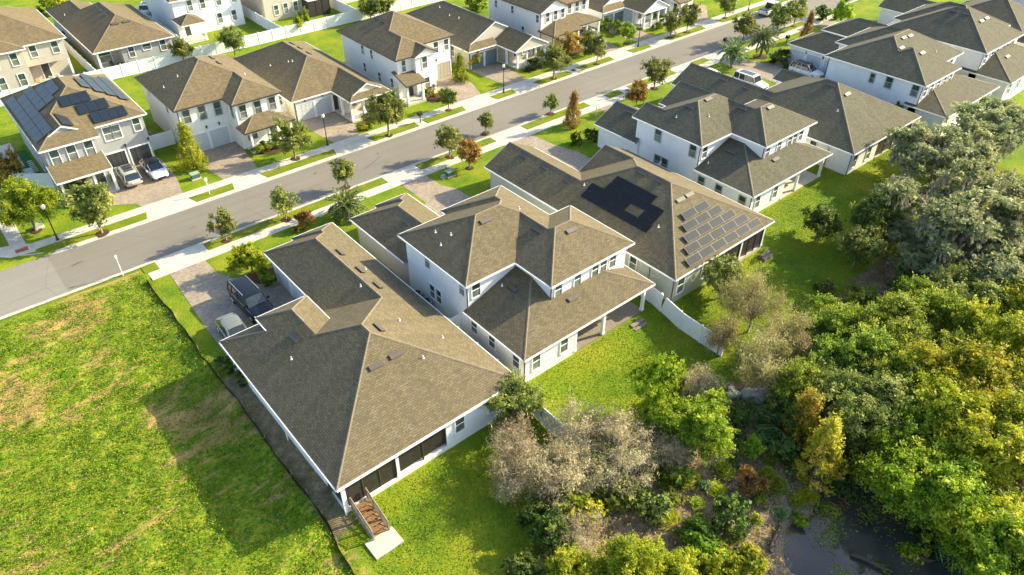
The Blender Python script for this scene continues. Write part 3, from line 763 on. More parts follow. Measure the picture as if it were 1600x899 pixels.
h5, w5 = one_storey_near(74.3, 89.4, 30.4, 46.9, 81.6, 55.9, 85.7, 48.4, 'one-storey house with a plain hip roof and screened corner porch, reaching towards the mossy oaks', STUCCO, STUCCO, SHINGLE_OLIVE, 80.8, (75.9, 78.9),
    z1(*Z3, (642, 72), (745, 110), (840, 147), (1127, 97), (1205, 140)), z1(*Z3, (1160, 215)))
# --- H6
h = house(97, 38, 'two-storey white house whose long blank side wall faces a parked white car, far right')
up = [Wing(91.3, 106.3, 33.9, 45, 5.65), Wing(91.3, 100.7, 31.7, 41, 5.65), Wing(97, 106.3, 40, 46.8, 5.65, .5, 'WEN')]
lo = [Wing(98.9, 105.9, 44.5, 54.8, 2.9, .5, 'WEN')]; lr = [Wing(91.3, 106, 28.2, 33.5, 2.9, .32, 'WES')]
for g in (up, lo, lr): make_roof(h, g, SHINGLE_OLIVE, CAP, WHITE, TRIM)
make_walls(h, [(91.75, 105.85, 34.35, 44.55, -.2, 5.5), (91.75, 100.25, 32.15, 38, -.2, 5.5), (97.4, 105.9, 41, 46.4, -.2, 5.51)], WHITE)
make_walls(h, [(99.3, 105.5, 44, 54.4, -.2, 2.75)], WHITE); make_walls(h, [(91.75, 98, 28.65, 33, -.9, 2.75)], WHITE)
mb = MB(); mb.box(98, 105.6, 28.65, 34.4, -.9, .03); build('porch_floor', mb, CONC, h)
posts(h, [(98.1, 28.75), (101.8, 28.75), (105.5, 28.75)], .03, 2.7, .11)
for c, z, w, hh in ((38.35, 4.0, .55, 1.1), (36.2, 3.95, .8, 1.4), (32.9, 3.95, .8, 1.4)): window(h, 'W', 91.75, c, z, w, hh, SAGE)
for c in (92.8, 94.4, 96.2, 97.9, 99.4): window(h, 'S', 32.15, c, 3.8, .8, 1.45)
for c in (102.3, 104.4): window(h, 'S', 34.35, c, 3.8, .8, 1.45)
for c in (47.6, 50.4, 53.1): garage(h, 'W', 99.3, c, LGAR, 2.2); wall_lamp(h, 'W', 99.3, c-1.35, 2.1)
downspout(h, 91.7, 44.5, 0, 5.5, DTRIM); downspout(h, 91.7, 32.1, 0, 5.5, DTRIM)
vents(h, up, z1(1200, 0, 4, (835, 303), (965, 335), (850, 240), (890, 228)), zg=7); pipes(h, up, z1(1200, 0, 4, (698, 400), (1050, 325)), zg=7)
# --- H7, H8, H9
h = house(114, 38, 'two-storey house with a broad grey roof and low rear wing near the top right')
up = [Wing(108.1, 120.3, 31.7, 45.5, 5.65), Wing(112.5, 122.6, 34.5, 46.8, 5.65)]; lo = [Wing(108.1, 115.4, 45, 54.9, 2.9, .5, 'WEN'), Wing(115.4, 122.6, 46, 49.5, 2.9, .4, 'WEN')]; lr = [Wing(108.1, 122.6, 27.6, 35, 2.9, .4, 'WES')]
for g in (up, lo, lr): make_roof(h, g, SHINGLE_OLIVE, CAP, WHITE, TRIM)
make_walls(h, [(108.55, 119.85, 32.15, 45.05, -.2, 5.5), (113, 122.15, 35, 46.4, -.2, 5.51)], STUCCO); make_walls(h, [(108.55, 115, 45, 54.5, -.2, 2.75), (108.55, 116, 28.1, 33, -.9, 2.75)], STUCCO)
mb = MB(); mb.box(116, 122.1, 28.1, 35, -.9, .03); build('porch_floor', mb, CONC, h); posts(h, [(116.1, 28.2), (119, 28.2), (122, 28.2)], .03, 2.7, .11)
for c in (109.6, 111.6, 113.2, 115.2, 116.4, 118.2): window(h, 'S', 32.15, c, 3.8, .8, 1.45)
window(h, 'S', 28.1, 110, .8); window(h, 'S', 28.1, 113, .8)
for c in (47.5, 50.2, 52.9): garage(h, 'W', 108.55, c, LGAR, 2.2)
downspout(h, 108.5, 32.1, 0, 5.5, DTRIM)
vents(h, up, z1(1200, 0, 4, (1165, 72), (1238, 90), (1335, 135), (1367, 118), (1447, 102)), zg=7.5); pipes(h, up, z1(1200, 0, 4, (988, 145), (1247, 235)), zg=7.5); vents(h, lr, z1(1200, 0, 4, (1497, 357)), zg=3.5)
def simple_house(x0, x1, y0, y1, z, label, wallm, roofm, extra=(), wins=(), extrablocks=()):
    h = house((x0+x1)/2, (y0+y1)/2, label)
    wg = [Wing(x0, x1, y0, y1, z)]+[Wing(*e) for e in extra]
    make_roof(h, wg, roofm, CAP, wallm, TRIM)
    make_walls(h, [(x0+.45, x1-.45, y0+.45, y1-.45, -.2, z-.15)]+list(extrablocks), wallm)
    for a in wins: window(h, *a)
    return h, wg
h8, _ = simple_house(125.2, 139.6, 32, 47, 2.9, 'one-storey white house with a low grey roof at the far upper right corner', WHITE, SHINGLE_OLIVE, [(125.2, 132, 40, 55, 2.9, .5, 'WE', 'N')], [('S', 32.45, 128, .8), ('S', 32.45, 133, .8)], [(125.65, 131.6, 44, 54.6, -.2, 2.75)])
h9, _ = simple_house(141.8, 156, 33, 46, 5.65, 'two-storey house at the very edge of the upper right corner', STUCCO, SHINGLE_OLIVE, [], [('S', 33.45, 144, 3.8), ('S', 33.45, 148, 3.8)])

# --- far row, fronts towards the street
def porch_deck(h, x0, x1, y0, y1, z=.16, mat=None):
    mb = MB(); mb.box(x0, x1, y0, y1, -.1, z); build('porch_floor', mb, mat or CONC, h)
def FA():
    h = house(12, 90, 'grey two-storey house with a roof full of solar panels, two cars in front')
    up = [Wing(6.5, 17.9, 83.3, 98, 5.7), Wing(6.5, 12.3, 82.3, 90, 5.7, .5, 'WE', 'S')]; pent = [Wing(6.5, 12.3, 80.9, 82.7, 5.69, .5, 'SW')]
    po = [Wing(6.7, 12.1, 78.85, 81.5, 2.9, .36, 'S', 'WE')]
    make_roof(h, up, SHINGLE_TAN, CAP, GREYD, TRIM, over=.12); make_roof(h, pent, SHINGLE_TAN, CAP, GREYD, TRIM); make_roof(h, po, SHINGLE_TAN, CAP, GREYD, TRIM, over=.05)
    make_walls(h, [(6.95, 17.5, 83.7, 97.55, -.2, 5.55), (6.95, 11.9, 81.35, 84, -.2, 5.55)], GREY)
    for c in (7.8, 9.4, 11.1): window(h, 'S', 81.35, c, 3.7, .8, 1.6)
    for c in (13.6, 14.5): window(h, 'S', 83.7, c, 3.7, .8, 1.5)
    window(h, 'S', 83.7, 16.7, 3.9, .7, 1.5)
    for c in (13.55, 16.15): garage(h, 'S', 83.7, c, DGAR, 2.1)
    for c in (12.2, 14.85, 17.35): wall_lamp(h, 'S', 83.7, c, 2.55)
    for y, z in ((86, 3.9), (92, 3.9), (87, 1.0)): window(h, 'W', 6.95, y, z, .7, 1.3)
    porch_deck(h, 6.8, 12.1, 79.2, 81.35); door(h, 'S', 81.35, 11.0, DGAR); window(h, 'S', 81.35, 8.6, .9, 1.6, 1.5)
    posts(h, [(7.1, 79.35), (10.2, 79.35), (11.95, 79.35)], .16, 2.75, .13)
    mb = MB(); mb.box(6.8, 12.05, 79.2, 79.45, 2.5, 2.72); build('porch_beam', mb, TRIM, h)
    z = zW(6.5, 5.7, .5)
    for x, ya, n in ((6.75, 82.5, 8), (7.72, 82.5, 7), (8.69, 88.2, 4), (9.66, 88.2, 3), (10.6, 89.2, 2)): solar(h, 'W', x, x+.95, ya, ya+1.68*n, z, .5, 1, n, PANELB, .12)
    zs = zS(83.3, 5.7, .5)
    solar(h, 'S', 10.75, 13.7, 86.4, 87.75, zs, .5, 3, 1, PANELB, .14); solar(h, 'S', 11.9, 14.95, 85.0, 86.33, zs, .5, 3, 1, PANELB, .14); solar(h, 'S', 12.7, 16.2, 83.55, 84.9, zs, .5, 4, 1, PANELB, .14)
    ze = lambda x, y: 5.7+.5*(12.3-x); solar(h, 'E', 9.7, 10.7, 82.6, 86.0, ze, .5, 1, 2, PANELB, .14)
    ze = lambda x, y: 5.7+.5*(17.9-x)
    for x, ya, n in ((16.6, 87.2, 5), (15.65, 88, 4), (14.7, 88.6, 4), (13.7, 89.5, 2)): solar(h, 'E', x, x+.92, ya, ya+1.68*n, ze, .5, 1, n, PANELB, .14)
    return h
def FB():
    h = house(26, 88, 'two-storey white house with pale garage doors, directly right of the grey solar house')
    up = [Wing(20.4, 32, 81.85, 94.7, 5.7, .48), Wing(25.9, 32, 79.2, 88, 5.7, .48, 'WES')]; po = [Wing(26, 32.2, 77.4, 79.7, 2.9, .42, 'SWE')]
    for g in (up, po): make_roof(h, g, SHINGLE_TAN, CAP, STUCCO, DTRIM)
    make_walls(h, [(20.85, 31.6, 82.3, 94.2, -.2, 5.55), (26.3, 31.6, 79.6, 84, -.2, 5.55)], STUCCO)
    for c in (21.7, 23.5, 25.3): window(h, 'S', 82.3, c, 3.75, .75, 1.55, SAGE)
    for c in (27.15, 28.95, 30.75): window(h, 'S', 79.6, c, 3.75, .75, 1.5, SAGE)
    window(h, 'W', 26.3, 80.6, 3.75, .6, 1.5, SAGE); window(h, 'W', 20.85, 92, 4.2, .4, .5); window(h, 'W', 20.85, 86, 3.9)
    for c in (22.3, 24.75): garage(h, 'S', 82.3, c, LGAR, 2.15)
    for c in (23.5, 25.0): wall_lamp(h, 'S', 82.3, c, 2.6)
    porch_deck(h, 26.6, 31.9, 77.7, 79.6); window(h, 'S', 79.6, 27.6, .9, 1.2, 1.4); door(h, 'S', 79.6, 30.2, DGAR)
    posts(h, [(26.8, 77.8), (29.0, 77.8), (31.7, 77.8)], .16, 2.75, .12)
    Zb = (200, 60, 4.993)
    vents(h, up, z1(*Zb, (655, 155), (710, 195)), zg=7.5); pipes(h, up, z1(*Zb, (388, 300), (205, 362), (280, 385), (912, 283)), zg=7.5)
    downspout(h, 20.8, 82.25, 0, 5.5, DTRIM); return h
def FC(dx, label, wallm, doorm, roofm, kind, withvents=True):
    X = lambda v: v+dx
    h = house(X(39.7), 90, label)
    if kind == 0: up = [Wing(X(34), X(45.4), 81.9, 100.2, 2.9), Wing(X(39.5), X(45.4), 78.0, 90, 2.9, .5, 'WE', 'S')]; pent = [Wing(X(39.5), X(45.4), 77.2, 78.35, 2.89, .5, 'SWE')]
    else: up = [Wing(X(34), X(45.4), 82.6, 101, 2.9, .5, 'WEN', 'S'), Wing(X(39.0), X(45.4), 77.3, 90, 2.9, .5, 'WE', 'S')]; pent = [Wing(X(34), X(39.4), 81.5, 83.0, 2.89, .5, 'SW')]
    make_roof(h, up, roofm, CAP, wallm, TRIM, over=.15); make_roof(h, pent, roofm, CAP, wallm, TRIM)
    yg = 82.2
    make_walls(h, [(X(34.45), X(45.0), yg if kind == 0 else 82.0, 99.8, -.2, 2.75), (X(40.3), X(45.0), 80.2, 84, -.2, 2.75)], wallm)
    for c in (35.85, 38.35): garage(h, 'S', yg if kind == 0 else 82.0, X(c), doorm, 2.2)
    for c in (35.85, 38.35): wall_lamp(h, 'S', yg if kind == 0 else 82.0, X(c), 2.42)
    porch_deck(h, X(39.7), X(45.2), 77.6, 82.1, .2); door(h, 'S', 82.1, X(39.85)+.3, DGAR); window(h, 'S', 80.2, X(43.6), .9, 1.5, 1.5); window(h, 'S', 80.2, X(41.5), .9, .8, 1.5)
    posts(h, [(X(39.85), 77.8), (X(41.6), 77.8), (X(43.3), 77.8), (X(45.05), 77.8), (X(39.85), 80.2)], .2, 2.75, .12)
    mb = MB(); mb.box(X(39.7), X(45.2), 77.7, 77.92, 2.5, 2.73); build('porch_beam', mb, TRIM, h)
    mb = MB(); mb.box(X(39.8), X(45.1), 77.78, 77.84, .85, .93)
    for k in range(40): mb.box(X(39.9)+k*.13, X(39.93)+k*.13, 77.8, 77.83, .25, .86)
    mb2 = MB(); mb2.box(X(42.0), X(43.0), 77.2, 77.6, -.1, .08); build('step', mb2, CONC, h)
    build('porch_railing', mb, TRIM, h)
    for c in (86, 91, 96): window(h, 'W', X(34.45), c, 1.0)
    if kind == 0 and withvents: vents(h, up, z1(400, 0, 4, (225, 275), (275, 303), (330, 335))); pipes(h, up, z1(400, 0, 4, (90, 412), (203, 388), (228, 385)))
    elif withvents: pipes(h, up, z1(510, 0, 4.444, (787, 53), (855, 110), (920, 128)))
    downspout(h, X(34.4), 82.1 if kind == 0 else 81.95, 0, 2.7, DTRIM)
    return h
def FD(dx, label, wallm, withvents=True):
    X = lambda v: v+dx
    h = house(X(53), 88, label)
    up = [Wing(X(47.5), X(59), 81.9, 93.9, 5.7), Wing(X(47.5), X(53.7), 78.9, 88, 5.7, .5, 'WES'), Wing(X(50.0), X(53.72), 78.4, 83, 5.7, .5, 'WE', 'S')]; po = [Wing(X(47.5), X(50.6), 76.9, 80.2, 2.9, .3, 'S', 'WE')]
    make_roof(h, up, SHINGLE_TAN, CAP, wallm, DTRIM, over=.25); make_roof(h, po, SHINGLE_TAN, CAP, wallm, DTRIM, over=.05)
    make_walls(h, [(X(47.95), X(58.6), 82.35, 93.5, -.2, 5.55), (X(47.95), X(53.3), 79.4, 84, -.2, 5.55), (X(50.3), X(53.35), 78.7, 83, -.2, 5.56)], wallm)
    window(h, 'S', 79.4, X(48.9), 3.8, .6, 1.5); window(h, 'S', 78.7, X(51.7), 3.8, .75, 1.5); window(h, 'S', 78.7, X(51.9), 1.0, .75, 1.5)
    for c in (56.1, 57.85): window(h, 'S', 82.35, X(c), 3.75, .75, 1.5)
    for y, z in ((87.9, 3.95), (85.6, 3.95), (87.85, 1.5), (84.1, 1.3), (81.0, 1.4)): window(h, 'W', X(47.95), y, z, .65, 1.2)
    garage(h, 'S', 82.35, X(57.2), TANGAR, 2.3); garage(h, 'S', 82.35, X(54.75), TANGAR, 2.1); wall_lamp(h, 'S', 82.35, X(56.0), 2.6)
    porch_deck(h, X(47.7), X(50.6), 77.2, 79.4, .3, TAUPE); door(h, 'S', 79.4, X(49.6), DGAR, z=.3)
    posts(h, [(X(47.9), 77.4), (X(50.3), 77.4), (X(47.9), 79.3)], .3, 2.75, .14); 
    if withvents: vents(h, up, z1(510, 0, 4.444, (357, 130), (397, 152)), zg=7.5); pipes(h, up, z1(510, 0, 4.444, (408, 298)), zg=7.5)
    downspout(h, X(58.65), 82.3, 0, 5.5, DTRIM); return h
FA(); FB()
FC(0, 'one-storey house with two pale garage doors and a railed gable porch facing the street', CREAM, LGAR, SHINGLE_TAN, 0)
FD(0, 'two-storey off-white house with tan garage doors and a small lean-to porch', STUCCO)
FC(27.1, 'one-storey taupe house with dark blue garage doors and a large pale gable', TAUPE, BLUGAR, SHINGLE, 1)
def FF():
    h = house(80, 88, 'two-storey white house with a wide low porch roof and a white car parked beside it')
    up = [Wing(74.3, 86, 82, 94.5, 5.7), Wing(74.3, 80.3, 81.2, 88, 5.7, .5, 'WE', 'S')]; po = [Wing(74.6, 80.5, 78.4, 82, 2.9, .33, 'SW'), Wing(80.3, 86, 79.6, 82.4, 2.9, .33, 'SE')]
    make_roof(h, up, SHINGLE_TAN, CAP, STUCCO, DTRIM, over=.2); make_roof(h, po, SHINGLE_TAN, CAP, STUCCO, DTRIM)
    make_walls(h, [(74.75, 85.6, 82.4, 94, -.2, 5.55), (74.75, 79.9, 81.6, 84, -.2, 5.55)], STUCCO)
    for c in (76.1, 77.7, 79.2): window(h, 'S', 81.6, c, 4.0, .7, 1.4)
    for c in (81.4, 83.0, 84.5): window(h, 'S', 82.4, c, 4.0, .75, 1.4)
    for y, z in ((92.1, 3.95), (88.1, 4.0), (82.3, 4.0), (85.6, 1.5)): window(h, 'W', 74.75, y, z, .6, 1.1)
    porch_deck(h, 75, 80.3, 78.9, 81.6); posts(h, [(75.1, 79.0), (77.6, 79.0), (80.2, 79.0), (83.0, 80.0), (85.7, 80.0)], .1, 2.75, .12)
    door(h, 'S', 81.6, 77.6, DGAR); garage(h, 'S', 82.4, 82, LGAR, 2.2); garage(h, 'S', 82.4, 84.5, LGAR, 2.2)
    vents(h, po, z1(800, 0, 4, (270, 140)), zg=3.4); downspout(h, 74.7, 81.6, 0, 5.5, DTRIM)
FF()
FC(54.1, 'one-storey white house with blue grey garage doors, right of the white SUV\'s driveway', WHITE, BLUGAR, SHINGLE_TAN, 1, False)
FD(54.0, 'two-storey off-white house behind the parked black car at the top of the street', STUCCO, False)
FC(81.2, 'one-storey cream house at the far end of the street, top edge', CREAM, LGAR, SHINGLE_TAN, 0, False)
simple_house(128.5, 140, 82, 97, 5.7, 'two-storey white house closing the far row at the top edge', STUCCO, SHINGLE_TAN, [], [('S', 82.45, 131, 3.8), ('S', 82.45, 135, 3.8)])

# --- back row, rear sides towards us
h = house(12, 122, 'two-storey beige house with a furnished covered patio in the upper left corner')
up = [Wing(3.0, 17.9, 115.1, 131, 5.7)]; pt = [Wing(3.0, 12.6, 113.8, 117.0, 5.69, .4, 'SWE')]
make_roof(h, up, SHINGLE_TAN, CAP, TAUPE, TRIM); make_roof(h, pt, SHINGLE_TAN, CAP, TAUPE, TRIM)
make_walls(h, [(3.4, 17.5, 117.6, 130.5, -.2, 5.55), (3.4, 12.2, 114.2, 118, -.2, 5.55)], TAUPE); make_walls(h, [(12.1, 17.5, 115.5, 117.7, 2.75, 5.55)], TAUPE)
for c in (6.0, 8.6, 11.0): window(h, 'S', 114.2, c, 3.7, .8, 1.6); window(h, 'S', 114.2, c, .95, .8, 1.6)
for c in (13.6, 16.3): window(h, 'S', 115.5, c, 3.85, .8, 1.5)
posts(h, [(17.35, 115.65)], .0, 2.75, .13); mb = MB(); mb.box(12.2, 17.6, 114.9, 117.6, -.1, .06); build('patio_floor', mb, CONC, h); door(h, 'S', 117.6, 14.5, DGAR, z=.06)
h = house(26, 122, 'grey one-storey house with a cluttered back patio behind the long white fence')
bw = [Wing(20.4, 31.8, 114.8, 134, 2.9), Wing(20.4, 27.0, 124, 140, 2.9, .5, 'WEN')]
make_roof(h, bw, SHINGLE_TAN, CAP, GREY, TRIM); make_walls(h, [(20.85, 31.4, 117.4, 133.5, -.2, 2.75), (24.2, 31.4, 115.25, 118, -.2, 2.76), (20.85, 26.6, 130, 139.5, -.2, 2.75)], GREY)
window(h, 'S', 115.25, 25.5, 1.1); window(h, 'S', 115.25, 27.7, 1.7, 1.1, .8); window(h, 'S', 115.25, 30.0, 1.1); window(h, 'S', 117.4, 22.2, .5, 1.8, 1.9)
posts(h, [(21.0, 115.4)], 0, 2.75, .12); mb = MB(); mb.box(20.9, 24.2, 114.8, 117.4, -.1, .06); build('patio_floor', mb, CONC, h)
vents(h, bw, z1(0, 0, 4, (720, 152), (790, 138), (605, 42), (632, 67), (660, 92))); pipes(h, bw, z1(0, 0, 4, (855, 222), (405, 97)))
h, _ = simple_house(34.2, 45.9, 121.5, 136, 5.7, 'two-storey white house with a small hip-roofed patio, top of the picture left of centre', WHITE, SHINGLE_TAN, [], [('S', 121.95, 37.3, 3.75), ('S', 121.95, 39.3, 3.75), ('S', 121.95, 41.9, 3.75), ('S', 121.95, 44.4, 3.75), ('S', 121.95, 41.5, 1.0), ('S', 121.95, 43.9, 1.0)])
make_roof(h, [Wing(34.1, 38.0, 118.2, 122.3, 2.9, .5)], SHINGLE_TAN, CAP, WHITE, TRIM); posts(h, [(34.5, 118.6), (37.6, 118.6)], 0, 2.75, .13); door(h, 'S', 121.95, 36, DGAR)
mb = MB(); mb.box(34.3, 37.8, 118.4, 122, -.1, .06); build('patio_floor', mb, CONC, h)
h, _ = simple_house(48.0, 59.4, 119.9, 134, 5.7, 'tan two-storey house with three small ground floor windows and a dark screened enclosure', TAUPE, SHINGLE_TAN, [], [('S', 120.35, 50.5, .85), ('S', 120.35, 52.2, .85), ('S', 120.35, 54.0, .85), ('S', 120.35, 51, 3.8), ('S', 120.35, 54, 3.8)])
mb = MB(); mb.box(55.2, 59.2, 117.9, 120.3, 2.6, 2.75); build('awning', mb, TRIM, h); screens(h, 'S', 118.0, 55.3, 59.1, 3, 0, 2.6, .0, DTRIM); screens(h, 'W', 55.3, 118.05, 120.3, 1, 0, 2.6, 0, DTRIM)
simple_house(61.8, 73.4, 120.5, 134, 2.9, 'cream one-storey house at the top edge behind two yard trees', CREAM, SHINGLE_TAN, [], [('S', 120.95, 64, 1.0), ('S', 120.95, 70, 1.0)])
simple_house(75.3, 87, 118.5, 133, 5.7, 'white house at the top edge behind the last stretch of white fence', WHITE, SHINGLE_TAN, [], [('S', 118.95, 79, 3.8)])

# ------------------------------------------------------------------ ground, street, paving
def terrain():
    xs = np.concatenate([np.arange(-300, -34, 14), np.arange(-34, 9, .30), np.arange(9, 100, .55), np.arange(100, 420, 14)])
    ys = np.concatenate([np.arange(-120, 2, 6), np.arange(2, 34, .35), np.arange(34, 63.4, .5), [63.54, 63.56, 71.44, 71.46], np.arange(72, 80, 1), np.arange(80, 160, 4), np.arange(160, 420, 20)])
    nx, ny = len(xs), len(ys); rng = np.random.default_rng(3)
    def vn(sc, seed):
        g = np.random.default_rng(seed).random((260, 260))
        X = (xs[None, :]+310)/sc; Y = (ys[:, None]+130)/sc; X = np.broadcast_to(X, (ny, nx)); Y = np.broadcast_to(Y, (ny, nx))
        xi = np.floor(X).astype(int); yi = np.floor(Y).astype(int); fx, fy = X-xi, Y-yi; fx = fx*fx*(3-2*fx); fy = fy*fy*(3-2*fy)
        G = lambda a, b: g[a % 260, b % 260]
        return (G(yi, xi)*(1-fx)+G(yi, xi+1)*fx)*(1-fy)+(G(yi+1, xi)*(1-fx)+G(yi+1, xi+1)*fx)*fy
    n1, n2, n3 = vn(3.1, 1), vn(.9, 2), vn(7, 4)
    V = np.zeros((ny, nx, 3)); F = np.zeros((ny, nx)); S = np.zeros((ny, nx))
    for j, y in enumerate(ys):
        for i, x in enumerate(xs):
            z = tz(x, y)
            if 63.55 <= y <= 71.45: z = -.16
            f = sst(9.3, 8.7, x)*sst(63.4, 62.8, y) if y < 63.6 else 0
            z += f*((n2[j, i]-.5)*.28+(n1[j, i]-.5)*.22)*(1 if y < 62.5 else 0)
            edge = 20.0+1.6*(n1[j, i]-.5)*2+1.0*(n3[j, i]-.5)*2
            if x < 20: edge = 19.0-(20-x)*.55+1.5*(n1[j, i]-.5)
            if x > 70: edge -= (x-70)*.25
            s = sst(edge+.5, edge-.5, y) if x > 9 else 0
            if 8.7 < x < 10.3 and 27.5 < y < 45: s = max(s, .85)
            if pond_d(x, y) < 1.3: s = 1
            if s > .4: z += (n2[j, i]-.5)*.25*s
            V[j, i] = (x, y, z); F[j, i] = f; S[j, i] = s
    idx = np.arange(nx*ny).reshape(ny, nx)
    q = np.stack([idx[:-1, :-1], idx[:-1, 1:], idx[1:, 1:], idx[1:, :-1]], -1).reshape(-1, 4)
    me = bpy.data.meshes.new('ground'); me.from_pydata(V.reshape(-1, 3).tolist(), [], q.tolist()); me.materials.append(GROUND)
    for nm, A in (('field', F), ('soil', S)):
        a = me.attributes.new(nm, 'FLOAT', 'POINT'); a.data.foreach_set('value', A.reshape(-1))
    me.polygons.foreach_set('use_smooth', [True]*len(me.polygons)); me.update()
    tag(link('ground', me), 'lawns, weedy field and bare soil', kind='structure')
terrain()
def sheet(name, pts, z, mat, thick=.0, kind='structure', parent=None):
    mb = MB(); mb.poly([(x, y, z) for x, y in pts])
    if thick:
        n = len(pts)
        for i in range(n):
            a, b = pts[i], pts[(i+1) % n]; mb.poly([(a[0], a[1], z-thick), (b[0], b[1], z-thick), (b[0], b[1], z), (a[0], a[1], z)])
    o = build(name, mb, mat, parent)
    if kind: o['kind'] = kind
    return o
def arc(cx, cy, r, a0, a1, n=10): return [(cx+r*math.cos(R(a0+(a1-a0)*i/n)), cy+r*math.sin(R(a0+(a1-a0)*i/n))) for i in range(n+1)]
side = arc(5.0, 78.5, 7.2, 270, 180)   # kerb return of the side street
sheet('street', [(-300, 63.98), (300, 63.98), (300, 71.05), (5.0, 71.3)]+side[1:]+[(-2.2, 300), (-9.5, 300), (-9.5, 76), (-12, 72), (-16, 71), (-300, 71)], -.12, ASPH)
sheet('street_patch', [(-120, 64.0), (2.9, 64.0), (2.9, 71.3), (0.5, 72.2), (-2.1, 76), (-2.2, 200), (-9.4, 200), (-9.4, 76), (-12, 71.9), (-16, 70.9), (-120, 70.9)], -.116, ASPH2)
def kerb(name, pts, w, label=None):
    """kerb with a rolled face along a polyline, street on its right"""
    mb = MB()
    for (a, b) in zip(pts, pts[1:]):
        d = Vector((b[0]-a[0], b[1]-a[1])).normalized(); n = Vector((-d.y, d.x))
        L = math.dist(a, b); k = max(1, int(L/3.05))
        for i in range(k):
            p = Vector(a)+(Vector(b)-Vector(a))*(i/k)+d*(.006 if k > 1 else 0); q = Vector(a)+(Vector(b)-Vector(a))*((i+1)/k)-d*(.006 if k > 1 else 0)
            prof = [(0, -.10), (.28, -.095), (.36, -.02), (.42, .012), (w, .015), (w, -.2)]
            for (o1, h1), (o2, h2) in zip(prof, prof[1:]):
                mb.poly([(p.x+n.x*o1, p.y+n.y*o1, h1), (q.x+n.x*o1, q.y+n.y*o1, h1), (q.x+n.x*o2, q.y+n.y*o2, h2), (p.x+n.x*o2, p.y+n.y*o2, h2)])
    o = build(name, mb, KERB); o['kind'] = 'structure'
kerb('kerb', [(160, 64.1), (-60, 64.1)], .58)   # reversed order puts the lawn side at -y
# far kerb and the return into the side street
kerb('kerb', [(x, y) for x, y in reversed([(160, 70.95), (5.0, 71.0)]+[(x-.0, y-.3) for x, y in side[1:]]+[(-2.35, 140)])][::1], .55)
SLABN = 0
def slab_mesh(w, d):
    mb = MB(); mb.box(-w/2+.012, w/2-.012, -d/2+.006, d/2-.006, -.12, .03); return mb.mesh('slab', CONC)
def sidewalk(x0, x1, yc, d, label):
    base = MB(); base.box(x0, x1, yc-d/2, yc+d/2, -.15, .012); b = build('sidewalk', base, KERB); b['kind'] = 'structure'
    n = int((x1-x0)/1.5); me = slab_mesh(1.5, d); rr = random.Random(4)
    for i in range(n): link('slab', me, b, (x0+.75+i*1.5, yc, rr.uniform(-.006, .006)))
sidewalk(9.2, 126, 61.48, 1.32, '')
sidewalk(2.2, 124, 73.6, 1.35, '')
base = MB(); base.box(.6, 1.9, 74.3, 130, -.15, .012); b = build('sidewalk', base, KERB); b['kind'] = 'structure'
me = slab_mesh(1.3, 1.5)
for i in range(30): link('slab', me, b, (1.25, 75.1+i*1.5, 0))
sheet('sidewalk', [(0.2, 72.9), (2.3, 72.6), (2.3, 74.3), (.6, 75.2), (-1.2, 75.6), (-1.0, 74.2)], .02, CONC, .2)
mb = MB(); mb.box(.8, 1.9, 73.3, 74.0, .02, .035)
for i in range(9):
    for j in range(6): mb.lathe([(.035, .035), (.025, .05), (0, .05)], .87+i*.12, 73.36+j*.115, 5)
TACT = plain('brick red tactile paving', (0.30, 0.09, 0.07), .8); build('tactile_paving', mb, TACT)['kind'] = 'structure'
def strip(segs, ya, yb, z0=-.05, fl=.35):
    mb = MB()
    for a, b in segs:
        pts = [(a+fl*(1 if ya > 70 else 0), ya), (b-fl*(1 if ya > 70 else 0), ya), (b, yb), (a, yb)]
        mb.poly([(x, y, .045) for x, y in pts])
        for i in range(4):
            p, q = pts[i], pts[(i+1) % 4]; mb.poly([(p[0], p[1], -.05), (q[0], q[1], -.05), (q[0], q[1], .045), (p[0], p[1], .045)])
    o = build('grass_verge', mb, VERGE); o['kind'] = 'structure'
NV = [(9.0, 10.3), (14.9, 35.0), (39.4, 50.3), (55.2, 66.2), (69.9, 72.6), (74.4, 83.7), (88.1, 91.4), (95.8, 117.4), (122, 124.4)]
FV = [(2.6, 12.7), (17.1, 21.9), (25.1, 34.3), (38.8, 45.7), (46.7, 53.2), (57.8, 61.8), (65.6, 72.1), (73.9, 80.9), (84.6, 89.3), (93.2, 102.6), (106.6, 117.6)]
strip(NV, 62.16, 63.5); strip(FV, 71.55, 72.9)
def aprons(V, ya, yb):
    V = sorted(V)
    for (a, b), (c, d) in zip(V, V[1:]):
        f = .5 if c-b > 2 else .1
        pts = [(b-(f if ya > 70 else 0), ya), (c+(f if ya > 70 else 0), ya), (c+(0 if ya > 70 else f*.6), yb), (b-(0 if ya > 70 else f*.6), yb)]
        sheet('driveway_apron', pts, .022, CONC, .15)
aprons(NV, 62.16, 63.5); aprons(FV, 71.55, 72.9)
